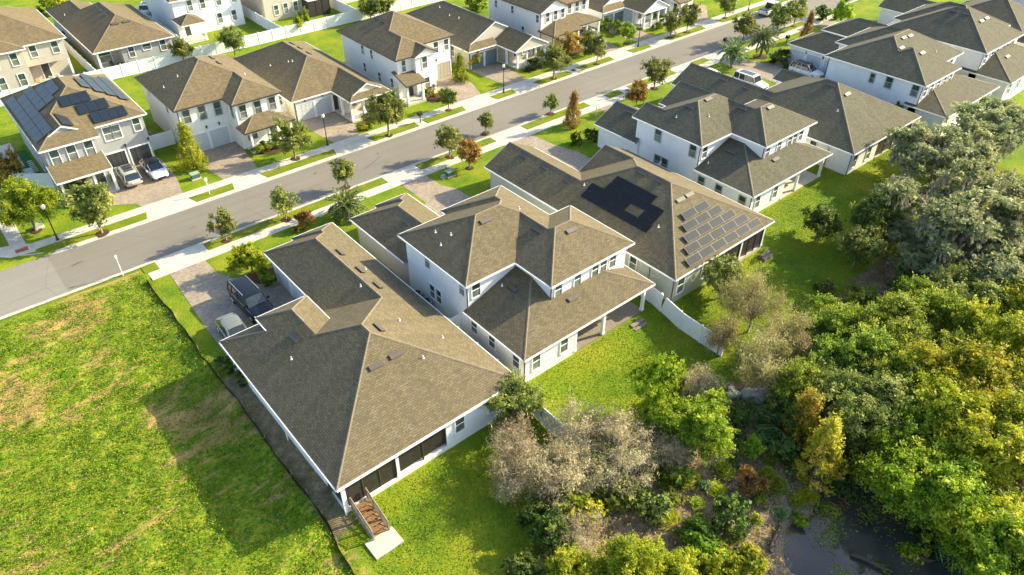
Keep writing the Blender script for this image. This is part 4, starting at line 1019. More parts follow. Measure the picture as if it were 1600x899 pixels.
DR = [[(10.7, 60.8), (14.0, 60.8), (14.1, 58.1), (14.7, 57.1), (14.9, 55.4), (16.8, 53.6), (17.8, 53.5), (17.8, 46), (17.4, 43.3), (10.2, 44.9), (10.3, 51.6)],
      [(35.8, 60.8), (39, 60.8), (39.1, 57.8), (39.9, 56.3), (39.9, 46.2), (32.4, 46.2), (32.4, 54), (35.7, 56)],
      [(50.3, 60.8), (54.7, 60.8), (55.0, 57), (55.9, 54), (55.9, 46.5), (48.5, 46.5), (48.5, 52.5), (50.4, 56)],
      [(66.4, 60.8), (69.8, 60.8), (70, 57), (72, 54), (72, 48.6), (65, 48.6), (65, 54)],
      [(83.8, 60.8), (87.8, 60.8), (89.2, 55), (89.2, 48.2), (81.2, 48.2), (81.4, 54)],
      [(91.9, 60.8), (95.5, 60.8), (95.8, 58.6), (96.6, 56.3), (99.2, 54.8), (99.2, 47), (91.8, 45), (91.3, 56)],
      [(117.7, 60.8), (121.6, 60.8), (122.6, 55), (122.6, 49), (115.2, 49), (115.3, 54)],
      [(12.7, 74.3), (17, 74.3), (17.8, 78.6), (17.9, 83.65), (12.4, 83.65), (12.4, 80.1), (10.5, 80.1), (10.3, 76.7), (12.5, 75.2)],
      [(21.5, 74.3), (25.5, 74.3), (25.8, 76.5), (26.2, 79.6), (26.2, 82.25), (21.0, 82.25), (20.9, 79.2)],
      [(35.2, 74.3), (38.6, 74.3), (39.6, 76.5), (39.6, 82.15), (34.6, 82.15), (34.7, 78)],
      [(53.6, 74.3), (57.5, 74.3), (58.9, 78), (59, 82.3), (53.6, 82.3), (53.8, 78)],
      [(62, 74.3), (65.5, 74.3), (66.2, 78), (66.4, 81.9), (61.5, 81.9)], [(80.9, 74.3), (84.6, 74.3), (85.6, 78), (85.6, 82), (80.6, 82)],
      [(89, 74.3), (93, 74.3), (93.3, 81.9), (88.6, 81.9)], [(102.7, 74.3), (106.4, 74.3), (112, 79), (112, 82.3), (107.6, 82.3)]]
for d in DR: sheet('driveway', d, .02, PAVER, .15)
sheet('driveway', [(45.8, 71.6), (46.6, 71.6), (46.6, 72.9), (45.8, 72.9)], .024, CONC, .15)
for p in [[(26.7, 77.6), (28.4, 76.2), (32, 76.0), (33.6, 77), (32.4, 78)], [(14.9, 55.5), (16.0, 56.2), (18.9, 55.6), (20.3, 54.9), (20.3, 54.2), (17.0, 53.7)], [(50.7, 78.2), (50.9, 76.2), (53.5, 75.6), (53.7, 78.4)],
          [(31.9, 55.2), (34.0, 55.2), (34.0, 57.2), (31.9, 57.2)], [(39.9, 77.3), (40.4, 76.2), (45, 76.2), (45.6, 77.2)], [(67, 77), (67.5, 75.8), (72, 76.2), (72.6, 77.3)], [(74.8, 77.9), (75.5, 76.6), (80.4, 76.8), (80.2, 78.6)]]:
    sheet('flower_bed', p, .03, MULCH, .1)
mb = MB()
for (x, y) in ((31.8, 55.1), (34.1, 57.3)): pass
for a in ((31.75, 34.15, 55.05, 55.2), (31.75, 34.15, 57.2, 57.35), (31.75, 31.9, 55.2, 57.2), (34.0, 34.15, 55.2, 57.2)): mb.box(*a, -.05, .22)
tag(build('planter_wall', mb, CONC), 'low pale kerb wall squared around the palm bed in front of the white two-storey house', 'planter')
sheet('artificial_turf', [(2.4, 84.2), (6.6, 84.6), (6.6, 96), (2.4, 96)], .016, TURF, .1); sheet('patio_slab', [(3.0, 91.6), (5.6, 91.6), (5.6, 99), (2.6, 99)], .03, CONC, .1)
for i in range(7): sheet('stepping_stone', [(6.0, 89.4+i*.5), (6.55, 89.4+i*.5), (6.55, 89.65+i*.5), (6.0, 89.65+i*.5)], .045, CONC, .05)
# pond
WATER, wn, wb = new_mat('dark pond water')
n = noise(wn, .35, 4); r = ramp(wn, n.outputs[0], [(0.35, (0.030, 0.032, 0.030)), (0.65, (0.080, 0.070, 0.055))]); wn.links.new(r.outputs[0], wb.inputs['Base Color'])
wb.inputs['Roughness'].default_value = 0.06; wb.inputs['IOR'].default_value = 1.33; wb.inputs['Specular IOR Level'].default_value = 1.0
n = noise(wn, 2.2, 3); bump(wn, wb, n.outputs[0], .06, .02)
sheet('pond', [(POND[0]+9.6*math.cos(t*math.pi/12), POND[1]+7.1*math.sin(t*math.pi/12)) for t in range(24)], -1.86, WATER)

# ------------------------------------------------------------------ fences, kerbside furniture
_f = MB(); _f.box(-1.1, 1.1, -.025, .025, .08, 1.72); _f.box(-1.1, 1.1, -.04, .04, .04, .18); _f.box(-1.1, 1.1, -.04, .04, 1.66, 1.8)
for i in range(13): _f.box(-1.08+i*.166+.07, -1.08+i*.166+.082, -.034, .034, .18, 1.66)
FPAN = _f.mesh('fence_panel', VINYL); _f = MB(); _f.box(-.065, .065, -.065, .065, -.1, 1.86); _f.box(-.085, .085, -.085, .085, 1.86, 1.9); FPOST = _f.mesh('post', VINYL)
def vfence(p, q, label):
    p, q = Vector(p), Vector(q); L = (q-p).length; n = max(1, round(L/2.35)); a = math.atan2(q.y-p.y, q.x-p.x)
    t = empty('vinyl_fence', (p.x, p.y, 0), label, 'fence', 'white vinyl yard fences')
    for i in range(n+1):
        c = p+(q-p)*(i/n); link('post', FPOST, t, (c.x-p.x, c.y-p.y, tz(c.x, c.y)), a)
        if i < n:
            c = p+(q-p)*((i+.5)/n); za, zb = tz(*(p+(q-p)*(i/n))), tz(*(p+(q-p)*((i+1)/n)))
            o = link('fence_panel', FPAN, t, (c.x-p.x, c.y-p.y, (za+zb)/2), a); o.scale = (L/n/2.2-.03, 1, 1); o.rotation_euler = (0, -math.atan2(zb-za, L/n), a)
vfence((2, 111.3), (20.2, 111.3), 'white fence across the top left, behind the house with the roof of solar panels')
vfence((20.4, 111.3), (47.6, 111.3), 'long white fence behind the white two-storey house with pale garage doors')
vfence((47.8, 111.3), (88, 111.3), 'white fence running along the backs of the middle far-row houses up to the top edge')
vfence((19.4, 111.5), (19.4, 132), 'white dividing fence between the beige house and the dark-roofed grey house')
vfence((33.1, 111.5), (33.1, 134), 'white dividing fence beside the yard of the small hip-roofed patio')
vfence((47.0, 111.5), (47.0, 132), 'white dividing fence left of the tan house with three small windows')
vfence((60.7, 111.5), (60.7, 130), 'white dividing fence right of the dark screened enclosure')
vfence((41.15, 31.0), (41.15, 22.2), 'white fence running from the patio house towards the woods beside the solar-roofed house')
vfence((25.15, 36.2), (25.15, 21.5), 'white fence down the narrow gap next to the bare grey trees')
vfence((25.2, 37.5), (26.3, 37.5), 'short white gate closing the gap between the two nearest houses')
vfence((18.0, 86.2), (20.6, 86.2), 'short white fence with bins behind it, right of the two parked cars')
vfence((3.9, 86.5), (6.9, 84.2), 'white gate in front of the covered hot tub')
vfence((32.2, 84.5), (34.2, 84.5), 'short white fence between the white house and the railed gable porch house')
vfence((57.3, 44), (58.6, 44), 'short white gate in the gap left of the white house with the olive roof')
# silt fence along the field
t = empty('silt_fence', (8.8, 45, 0), 'low black silt fence sagging along the edge of the weedy field', 'silt fence')
rr = random.Random(5); mb = MB(); pts = []
ys = [61.0-.5*i for i in range(76)]
for y in ys:
    x = 8.75+.07*math.sin(y*.5)+.03*math.sin(y*2.3)-(.4*sst(30, 23, y)); pts.append((x, y, tz(9.3, y)+.0))
for i, (a, b) in enumerate(zip(pts, pts[1:])):
    ha, hb = .28+.10*math.sin(i*1.1), .28+.10*math.sin((i+1)*1.1); ox = .09*math.sin(i*.7)
    mb.poly([(a[0]-.02, a[1], a[2]-.1), (b[0]-.02, b[1], b[2]-.1), (b[0]+.09*math.sin((i+1)*.7)*.6, b[1], b[2]+hb), (a[0]+ox*.6, a[1], a[2]+ha)])
    mb.poly([(a[0]+.02, a[1], a[2]-.1), (b[0]+.02, b[1], b[2]-.1), (b[0]+.02+.09*math.sin((i+1)*.7)*.6, b[1], b[2]+hb), (a[0]+.02+ox*.6, a[1], a[2]+ha)])
build('fabric', mb, BLACK, t)
for i in range(0, 76, 4):
    m2 = MB(); x, y, z = pts[i]; m2.box(x-.03+.06, x+.03+.06, y-.03, y+.03, z-.1, z+.62); build('stake', m2, WOODG, t)
# lamps
def make_lamp(x, y, label):
    t = empty('street_lamp', (x, y, 0), label, 'street lamp', 'black street lamps with white globes')
    p = MB(); p.lathe([(.16, -.1), (.16, .12), (.11, .2), (.09, .55), (.06, .65), (.045, 3.2), (.07, 3.28), (.05, 3.36), (.11, 3.44), (.11, 3.5)], n=10)
    link('pole', p.mesh('pole', BLACK, smooth=True), t)
    g = MB(); g.lathe([(.09, 3.5), (.17, 3.62), (.20, 3.76), (.17, 3.9), (.10, 4.0)], n=12); link('globe', g.mesh('globe', GLOBE, smooth=True), t)
    c = MB(); c.lathe([(.11, 3.99), (.06, 4.07), (.015, 4.12), (.0, 4.2)], n=10); link('lamp_cap', c.mesh('lamp_cap', BLACK), t); return t
GLOBE = plain('milky globe', (0.82, 0.82, 0.80), .25, vary=.01)
lp = [((90.5, 375), 'lamp post beside the yellow-green tree at the left corner of the street'), ((512, 227), 'lamp post at the driveway of the railed gable porch house'), ((787, 145), 'lamp post on the verge right of the tan garage doors'),
      ((997, 73), 'lamp post between the two oaks beyond the white parked car'), ((1169, 17), 'lamp post left of the pickup parked in the street')]
L0 = None
for (px, py), lb in lp:
    p = at(px, py, .03)
    if L0 is None: L0 = make_lamp(p.x, p.y, lb)
    else: copy_tree(L0, (p.x, p.y, 0), label=lb)
def mailbox(px, py, label, rz=0):
    p = at(px, py, 0); t = empty('mailbox', (p.x, p.y, 0), label, 'mailbox', 'mailboxes along the street', rz)
    a = MB(); a.box(-.05, .05, -.05, .05, 0, 1.05); link('post', a.mesh('post', BLACK), t)
    b = MB(); b.box(-.28, .28, -.2, .2, 1.0, 1.32); b.tube([(-.28, 0, 1.32), (.28, 0, 1.32)], .2, 10); link('box', b.mesh('box', BLACK), t)
    d = MB(); d.box(.28, .31, -.03, .03, 1.2, 1.45); link('flag', d.mesh('flag', DTRIM), t)
mailbox(657, 192, 'dark mailbox at the short walk left of the middle driveway'); mailbox(1131, 74, 'dark mailbox half behind the left roadside palm'); mailbox(1228, 70, 'small dark mailbox on the lawn in front of the far white garage'); mailbox(1022, 132, 'mailbox beside the roadside oak on the near lawn')
def sign_post(x, y, hgt, label, w=.32, hh=.42, two=False, rz=0):
    t = empty('sign_post', (x, y, tz(x, y)), label, 'sign', None, rz)
    a = MB(); a.box(-.04, .04, -.04, .04, 0, hgt); link('post', a.mesh('post', WPIPE), t)
    b = MB(); b.box(-w/2, w/2, -.06, -.04, hgt-hh, hgt); link('sign_board', b.mesh('sign_board', WPIPE), t)
sign_post(7.4, 63.3, 2.25, 'thin white sign post at the edge of the field by the street', .2, .3)
p = at(328, 304, 0); sign_post(p.x, p.y, 2.0, 'thin grey sign post on the verge in front of the yellow-green cypress', .3, .35)
p = at(931, 181, 0); sign_post(p.x, p.y, 1.9, 'white post with a dark panel on the near sidewalk left of the orange tree', .5, .35)
def utility_box(px, py, label, s=1.0, mat=None):
    p = at(px, py, 0); t = empty('utility_box', (p.x, p.y, 0), label, 'utility box', 'green utility boxes on lawns')
    a = MB(); a.box(-.65*s, .65*s, -.5*s, .5*s, 0, .12); link('base', a.mesh('base', CONC), t)
    b = MB(); b.box(-.55*s, .55*s, -.4*s, .4*s, .12, .75*s); link('cabinet', b.mesh('cabinet', mat or UBG), t)
    c = MB(); c.box(-.6*s, .6*s, -.45*s, .45*s, .75*s, .84*s); link('lid', c.mesh('lid', UBL), t)
UBG = plain('dark green cabinet', (0.06, 0.13, 0.10), .5); UBL = plain('pale green cabinet', (0.28, 0.36, 0.30), .5); UBS = plain('pale box', (0.5, 0.52, 0.5), .5)
utility_box(306, 279, 'pale green transformer box on the lawn right of the two parked cars', .8); utility_box(703, 275, 'dark green transformer box on the lawn of the solar-roofed house', .8); utility_box(693, 278, 'narrow pale cabinet next to the dark green transformer', .42, UBL)
utility_box(63, 356, 'low grey service box behind the corner lamp post', .6, UBS)
def ac_unit(x, y, label):
    t = empty('air_conditioner', (x, y, tz(x, y)), label, 'air conditioner', 'outdoor air conditioner units')
    a = MB(); a.box(-.45, .45, -.45, .45, 0, .1); link('pad', a.mesh('pad', CONC), t)
    b = MB(); b.box(-.38, .38, -.38, .38, .1, .95)
    for i in range(9): b.box(-.39, .39, -.39, .39, .16+i*.085, .19+i*.085)
    link('cabinet', b.mesh('cabinet', GALV), t)
    c = MB(); c.lathe([(.34, .95), (.34, .99), (.1, 1.0), (0, 1.0)], n=14); link('fan_grille', c.mesh('fan_grille', BLACK), t)
for x, y, l in ((25.75, 43, 'air conditioner in the narrow gap left of the nearest white two-storey house'), (25.75, 41.6, 'second air conditioner in that narrow gap, nearer the back'), (18.6, 89, 'air conditioner between the grey solar house and the white house'), (57.9, 45.6, 'air conditioner left of the white house with the olive roof')): ac_unit(x, y, l)
BLUEP = plain('blue plastic', (0.02, 0.07, 0.30), .4); GREYP = plain('dark grey plastic', (0.05, 0.055, 0.06), .5)
def bin_(x, y, mat, label, rz=0):
    t = empty('wheelie_bin', (x, y, .0), label, 'bin', 'wheeled rubbish bins', rz)
    a = MB(); b0, b1 = .24, .31; n = len(a.v)
    a.v += [(-b0, -b0, .06), (b0, -b0, .06), (b0, b0, .06), (-b0, b0, .06), (-b1, -b1, 1.0), (b1, -b1, 1.0), (b1, b1, 1.0), (-b1, b1, 1.0)]
    for f in ((0, 1, 5, 4), (1, 2, 6, 5), (2, 3, 7, 6), (3, 0, 4, 7), (0, 3, 2, 1)): a.f.append(f); a.m.append(0); a.uv.append([(0, 0)]*4)
    link('bin_body', a.mesh('bin_body', mat), t)
    c = MB(); c.box(-.34, .34, -.36, .34, 1.0, 1.07); link('lid', c.mesh('lid', mat), t)
    w = MB(); w.tube([(-.3, .26, .1), (-.24, .26, .1)], .1, 10); link('wheel', w.mesh('wheel', BLACK), t); w = MB(); w.tube([(.24, .26, .1), (.3, .26, .1)], .1, 10); link('wheel', w.mesh('wheel', BLACK), t)
bin_(19.4, 87.4, BLUEP, 'blue bin behind the short white fence'); bin_(19.0, 88.2, GREYP, 'dark bin just behind the blue one, by the grey solar house')
p = at(100, 60, 0); bin_(p.x, p.y, BLUEP, 'blue bin against the side of the dark-roofed grey house'); p = at(240, 28, 0); bin_(p.x, p.y, BLUEP, 'blue bin by the white house with the hip-roofed patio')
# back stairs of the nearest house
t = empty('back_stairs', (11.0, 27.2, 0), 'brown wooden stairs with two railings between the screened porch and a concrete pad', 'stairs')
x0, x1, ya, yb, zt, zb = 10.62, 11.68, 28.28, 25.85, .0, -.86
nst = 7
for i in range(nst):
    y = ya-(i+.5)*(ya-yb)/nst; z = zt-(i+.5)*(zt-zb)/nst; m2 = MB(); m2.box(x0, x1, y-.19, y+.15, z-.045, z); build('tread', m2, WOOD, t)
for x in (x0-.04, x1+.04):
    m2 = MB(); m2.tube([(x, ya, zt-.15), (x, yb-.05, zb-.12)], .09, 4); build('stringer', m2, WOODG, t)
    m2 = MB(); m2.tube([(x, ya, zt+.92), (x, yb-.05, zb+.92)], .05, 4); build('handrail', m2, WOODG, t)
    m2 = MB(); m2.tube([(x, ya, zt+.12), (x, yb-.05, zb+.12)], .03, 4); build('bottom_rail', m2, WOODG, t)
    for i in range(4):
        y = ya-.02-i*(ya-yb)/3; z = zt-(zt-zb)*i/3; m2 = MB(); m2.box(x-.05, x+.05, y-.05, y+.05, z-.35, z+1.0); build('post', m2, WOODG, t)
    for i in range(20):
        y = ya-.1-i*(ya-yb-.1)/20; z = zt-(zt-zb)*(ya-y)/(ya-yb); m2 = MB(); m2.box(x-.018, x+.018, y-.018, y+.018, z+.12, z+.9); build('baluster', m2, WOODG, t)
mb = MB(); mb.box(10.0, 12.0, 24.55, 25.95, -1.2, -.78); tag(build('concrete_pad', mb, CONC), 'pale concrete pad at the foot of the wooden stairs', 'pad')
for (x, y, w, lb) in ((38.4, 29.1, 1.5, 'short wooden steps below the covered back deck'), (55.3, 28.1, 1.4, 'grey wooden steps at the end of the solar-roofed house')):
    t = empty('steps', (x, y, 0), lb, 'steps', 'low back steps')
    for i in range(2):
        m2 = MB(); m2.box(-w/2, w/2, -.4-.35*i, -.02-.35*i, -.9, -.12-.17*i); link('step', m2.mesh('step', WOODG), t)
# patio things in the back yards
p = at(47, 268, .3)
t = empty('hot_tub', (4.9, 87.9, 0), 'covered hot tub with a white lid left of the grey solar house', 'hot tub')
a = MB(); a.box(-.95, .95, -.95, .95, 0, .8); link('tub', a.mesh('tub', GREYP), t); a = MB(); a.box(-1.0, 0, -1, 1, .8, .9); link('cover', a.mesh('cover', TRIM), t); a = MB(); a.box(0.02, 1.0, -1, 1, .8, .9); link('cover', a.mesh('cover', UBS), t)
def chair(x, y, rz, mat, label, z=.06):
    t = empty('patio_chair', (x, y, z), label, 'chair', 'patio chairs', rz)
    a = MB(); a.box(-.3, .3, -.3, .3, .38, .46); link('seat', a.mesh('seat', mat), t); a = MB(); a.box(-.3, .3, .26, .33, .46, .95); link('backrest', a.mesh('backrest', mat), t)
    for sx in (-.27, .27):
        for sy in (-.27, .27): a = MB(); a.box(sx-.03, sx+.03, sy-.03, sy+.03, 0, .38); link('leg', a.mesh('leg', mat), t)
for x, y, r_, m_, l in ((14.6, 115.6, 2.6, TRIM, 'white chair on the beige house patio, left one'), (15.6, 115.9, 2.2, TRIM, 'white chair on the beige house patio, right one'), (12.9, 115.4, .5, WOOD, 'wooden chair on the beige house patio'),
        (22.6, 115.6, .4, BLACK, 'black chair on the cluttered patio of the grey house'), (24.6, 114.0, 1.2, BLACK, 'black chair out on the lawn edge of the grey house')): chair(x, y, r_, m_, l)
def table(x, y, mat, label, r_=.55):
    t = empty('patio_table', (x, y, .06), label, 'table'); a = MB(); a.lathe([(0, .7), (r_, .7), (r_, .75), (0, .75)], n=16); link('tabletop', a.mesh('tabletop', mat), t)
    for k in range(4): a = MB(); c, s_ = math.cos(k*1.57+.8)*r_*.6, math.sin(k*1.57+.8)*r_*.6; a.box(c-.03, c+.03, s_-.03, s_+.03, 0, .7); link('leg', a.mesh('leg', mat), t)
table(13.3, 114.6, UBL, 'green round table on the beige house patio'); table(23.4, 114.6, BLACK, 'black round table among the clutter on the grey house patio')
def rock(x, y, s, label, seed):
    rg = random.Random(seed); mb = MB(); n, m_ = 12, 7
    for j in range(m_+1):
        for i in range(n):
            th = math.pi*j/m_; ph = 2*math.pi*i/n; r_ = s*(1+.25*math.sin(3*ph+seed)*math.sin(th)+rg.uniform(-.08, .08)); mb.v.append((r_*math.sin(th)*math.cos(ph)*1.2, r_*math.sin(th)*math.sin(ph), r_*math.cos(th)*.55))
    for j in range(m_):
        for i in range(n): mb.f.append((j*n+i, j*n+(i+1) % n, (j+1)*n+(i+1) % n, (j+1)*n+i)); mb.m.append(0); mb.uv.append([(0, 0)]*4)
    tag(link('boulder', mb.mesh('boulder', ROCK, smooth=True), loc=(x, y, tz(x, y)+s*.2)), label, 'rock')
ROCK = plain('grey rock', (0.30, 0.29, 0.27), .9, vary=.35, scale=4, fine=10)
p = at(1180, 624, -1); rock(p.x, p.y, .95, 'large grey boulder at the wood edge, between dark clumps', 2); p = at(1143, 619, -1); rock(p.x, p.y, .6, 'smaller grey boulder left of the large one', 5)
def log(px, py, L, rz, label, z=-1.7):
    p = at(px, py, z); mb = MB(); k = [(-L/2, 0, 0), (-L/4, .08, .05), (0, 0, .08), (L/4, -.08, .03), (L/2, .05, -.03)]
    mb.tube(k, [.13, .16, .15, .12, .06], 9); mb.tube([(0, 0, .05), (.15, .35, .35)], [.06, .02], 6); o = link('log', mb.mesh('log', BARKD), loc=(p.x, p.y, z), rz=rz); tag(o, label, 'log')
log(1362, 880, 2.4, -1.2, 'dark fallen log rising out of the pond at its lower edge'); log(1440, 873, 1.6, -.9, 'shorter fallen branch in the pond beside a leafy clump', -1.75); log(1212, 838, 2.6, .35, 'weathered log on the muddy bank left of the pond', -1.35)

for px, py, lb in ((896, 110, 'round iron lid in the far sidewalk next to the drain inlet'), (980, 141, 'round iron lid in the near sidewalk beside the thin reddish tree')):
    p = at(px, py, .03); mb = MB(); mb.lathe([(.32, .02), (.32, .045), (.28, .05), (0, .05)], n=18); o = link('manhole_cover', mb.mesh('manhole_cover', BLACK), loc=(p.x, p.y, 0)); tag(o, lb, 'manhole cover')
PATCH = asphalt('dark asphalt repair', (0.10, 0.092, 0.08))
for px, py, w, d, a in ((120, 412, 1.3, .22, .1), (165, 362, 2.2, .15, .05), (590, 240, .5, .18, 1.1), (607, 254, .8, .1, -.4), (492, 271, .6, .25, .2), (1010, 100, .7, .3, .1), (300, 356, .9, .12, .2), (440, 300, 1.4, .1, .02), (760, 190, 1.0, .14, .1)):
    p = at(px, py, -.11); mb = MB(); n = 9
    mb.poly([(w*.5*math.cos(k*6.283/n)*(1+.25*math.sin(k*2.3)), d*.5*math.sin(k*6.283/n)*(1+.25*math.cos(k*3.1)), 0) for k in range(n)])
    o = link('asphalt_patch', mb.mesh('asphalt_patch', PATCH), loc=(p.x, p.y, -.112), rz=a); o['kind'] = 'structure'
mb = MB(); pts = [at(595+7*math.sin(t*.2)-t*4.2+t*t*.0, 244+t*2.2+t*t*.05, -.11) for t in range(0, 9)]
for a, b in zip(pts, pts[1:]):
    d = (b-a).normalized(); n = Vector((-d.y, d.x, 0))*.05; mb.poly([(a-n).to_tuple()[:2]+(-.1125,), (b-n).to_tuple()[:2]+(-.1125,), (b+n).to_tuple()[:2]+(-.1125,), (a+n).to_tuple()[:2]+(-.1125,)])
build('tyre_mark', mb, PATCH)['kind'] = 'structure'

# ------------------------------------------------------------------ vehicles
def paint(name, c, metal=.3):
    m, nt, b = new_mat(name); b.inputs['Base Color'].default_value = (*c, 1); b.inputs['Metallic'].default_value = metal
    b.inputs['Roughness'].default_value = .28; b.inputs['Coat Weight'].default_value = .35; b.inputs['Coat Roughness'].default_value = .06; return m
P_WHITE = paint('white car paint', (.70, .71, .72), 0); P_SILV = paint('champagne car paint', (.50, .48, .43)); P_NAVY = paint('dark blue car paint', (.010, .014, .020)); P_GREY = paint('grey green car paint', (.22, .23, .20)); P_BLK = paint('black car paint', (.015, .015, .017))
RUB = plain('tyre rubber', (.015, .015, .015), .8); RIM = plain('wheel alloy', (.42, .43, .44), .3, .8); LAMPM = plain('headlight glass', (.6, .62, .62), .15); TAIL = plain('tail light', (.16, .015, .012), .3)
def interp(tab, x):
    for (a, va), (b, vb) in zip(tab, tab[1:]):
        if x <= b: t = (x-a)/(b-a); t = t*t*(3-2*t)*.5+t*.5; return va+(vb-va)*t
    return tab[-1][1]
def car(kind, x, y, z, rz, pm, label, roofm=None, cover=False):
    """x forward; kinds: sedan, suv, box (upright off-roader), long (full-size SUV), pickup"""
    T = {'sedan': dict(L=4.7, W=1.86, belt=.92, roof=1.44, hood=.86, cab=(-2.05, -1.25, .35, 1.35), tail=.95),
         'suv': dict(L=4.75, W=1.9, belt=1.05, roof=1.70, hood=1.0, cab=(-2.28, -1.95, .45, 1.3), tail=1.08),
         'box': dict(L=4.9, W=1.96, belt=1.15, roof=1.88, hood=1.12, cab=(-2.36, -2.26, .75, 1.15), tail=1.15),
         'long': dict(L=5.4, W=2.05, belt=1.2, roof=1.9, hood=1.15, cab=(-2.62, -2.45, .75, 1.35), tail=1.2),
         'pickup': dict(L=5.8, W=2.0, belt=1.15, roof=1.88, hood=1.12, cab=(-.75, -.6, 1.0, 1.6), tail=1.1)}[kind]
    L, W, belt, roof, hood = T['L'], T['W'], T['belt'], T['roof'], T['hood']; r0, r1, f1, f0 = T['cab']
    car_o = empty('parked_car' if kind != 'pickup' else 'pickup_truck', (x, y, z), label, 'car' if kind != 'pickup' else 'pickup', 'parked vehicles', rz)
    top = [(-L/2, T['tail']*.86), (-L/2+.25, T['tail']), (f0-.1, belt), (f0+.15, hood+.03), (L/2-.5, hood-.06), (L/2-.12, hood-.20), (L/2, hood-.36)]
    wid = [(-L/2, W*.40), (-L/2+.22, W*.475), (-L/2+.9, W/2), (L/2-1.1, W/2), (L/2-.35, W*.46), (L/2-.08, W*.40), (L/2, W*.34)]
    bot = [(-L/2, .42), (-L/2+.3, .27), (L/2-.35, .25), (L/2, .36)]
    mb = MB(); ns = 26; nk = 20; rings = []
    for i in range(ns+1):
        t = i/ns; xx = -L/2+L*(.5-.5*math.cos(math.pi*t))*.35+L*t*.65
        zt, zb, w = interp(top, xx), interp(bot, xx), interp(wid, xx); zc, hh = (zt+zb)/2, (zt-zb)/2; base = len(mb.v); rings.append(base)
        for k in range(nk):
            a = 2*math.pi*(k+.5)/nk; c, s = math.cos(a), math.sin(a)
            yy = w*math.copysign(abs(c)**.32, c); z_ = zc+hh*math.copysign(abs(s)**.42, s); yy *= 1-.07*max(0, s)**2
            mb.v.append((xx, yy, z_))
    for a, b in zip(rings, rings[1:]):
        for k in range(nk): mb.f.append((a+k, b+k, b+(k+1) % nk, a+(k+1) % nk)); mb.m.append(0); mb.uv.append([(0, 0)]*4)
    for a, rev in ((rings[0], 0), (rings[-1], 1)): mb.f.append(tuple(a+k for k in (range(nk) if not rev else reversed(range(nk))))); mb.m.append(0); mb.uv.append([(0, 0)]*nk)
    if kind == 'pickup':
        d = MB(); d.box(-L/2+.12, -.85, -.80, .80, belt-.10, belt+.012); bed = link('bed', d.mesh('bed', BLACK), car_o)
    link('body', mb.mesh('body', pm, smooth=True), car_o)
    # greenhouse: dark glass solid, painted roof and pillars
    wb, wt = W*.46, W*(.40 if kind in ('long', 'suv', 'box') else .37)
    g = MB(); q = belt-.06
    B = [(r0, wb*.93, q), (r0+.35, wb, q), (f0-.45, wb, q), (f0, wb*.86, q)]; U = [(r1, wt*.93, roof-.05), (r1+.3, wt, roof-.02), (f1-.3, wt, roof-.02), (f1, wt*.9, roof-.06)]
    ringb = [(a, b, c) for a, b, c in B]+[(a, -b, c) for a, b, c in reversed(B)]; ringt = [(a, b, c) for a, b, c in U]+[(a, -b, c) for a, b, c in reversed(U)]
    n = 8
    for k in range(n): g.poly([ringb[(k+1) % n], ringb[k], ringt[k], ringt[(k+1) % n]])
    g.poly(list(reversed(ringt))); link('glazing', g.mesh('glazing', CARGLASS), car_o)
    rf = MB(); xs = [r1-.06, r1+.12, r1+.45, (r1+f1)/2, f1-.4, f1-.08, f1+.05]; zs = [-.05, 0, .03, .045, .03, 0, -.04]; grid = []
    for xx, dz in zip(xs, zs):
        row = []
        for v in (-1, -.9, -.5, 0, .5, .9, 1): row.append(len(rf.v)); rf.v.append((xx, v*(wt+.03)*(1 if xs[1] <= xx <= xs[-2] else .93), roof+dz-.05*abs(v)**6-.02*v*v))
        grid.append(row)
    for a, b in zip(grid, grid[1:]):
        for i in range(6): rf.f.append((a[i], b[i], b[i+1], a[i+1])); rf.m.append(0); rf.uv.append([(0, 0)]*4)
    link('car_roof', rf.mesh('car_roof', roofm or pm, smooth=True), car_o)
    cols_ = [(r0+.02, r1), (f0-.04, f1)]
    if kind in ('suv', 'long', 'box'): cols_ += [(r0+.95, r1+.85)]
    cols_ += [((r0+f0)/2+.15, (r1+f1)/2+.2)]
    if kind == 'pickup': cols_ = [(r0+.02, r1), (f0-.04, f1), (.45, .45)]
    for a, b in cols_:
        for sg in (-1, 1): 
            kb = .93 if a == cols_[0][0] else (.86 if a == cols_[1][0] else 1.0); pil = MB(); pil.tube([(a, sg*(wb*kb+.012), q), (b, sg*(wt*(.93 if kb < 1 else 1)+.012), roof-.03)], .035, 5); link('pillar', pil.mesh('pillar', pm), car_o)
    wr = .34 if kind in ('sedan', 'suv') else .39
    for sx in (-L/2+.95, L/2-.92):
        for sg in (-1, 1):
            w_ = empty('wheel', (sx, sg*(W/2-.13), wr)); w_.parent = car_o
            a = MB(); a.tube([(0, -.12, 0), (0, .12, 0)], wr, 20); link('tyre', a.mesh('tyre', RUB), w_)
            a = MB(); yo = sg*.125; a.tube([(0, yo-.01, 0), (0, yo+.01, 0)], wr*.62, 14)
            for k in range(5): c, s = math.cos(k*1.2566), math.sin(k*1.2566); a.tube([(0, yo+sg*.012, 0), (c*wr*.58, yo+sg*.012, s*wr*.58)], .03, 4)
            link('rim', a.mesh('rim', RIM), w_)
    for sg in (-1, 1):
        a = MB(); a.box(L/2-.42, L/2-.13, sg*W*.36-.14, sg*W*.36+.14, hood-.34, hood-.20, rot=-sg*.25); link('headlight', a.mesh('headlight', LAMPM), car_o)
        a = MB(); a.box(-L/2+.0, -L/2+.16, sg*W*.39-.13, sg*W*.39+.13, T['tail']-.34, T['tail']-.14); link('tail_light', a.mesh('tail_light', TAIL), car_o)
        a = MB(); a.box(f0-.42, f0-.28, sg*(W/2+.07)-.1, sg*(W/2+.07)+.1, belt-.05, belt+.12); link('mirror', a.mesh('mirror', pm), car_o)
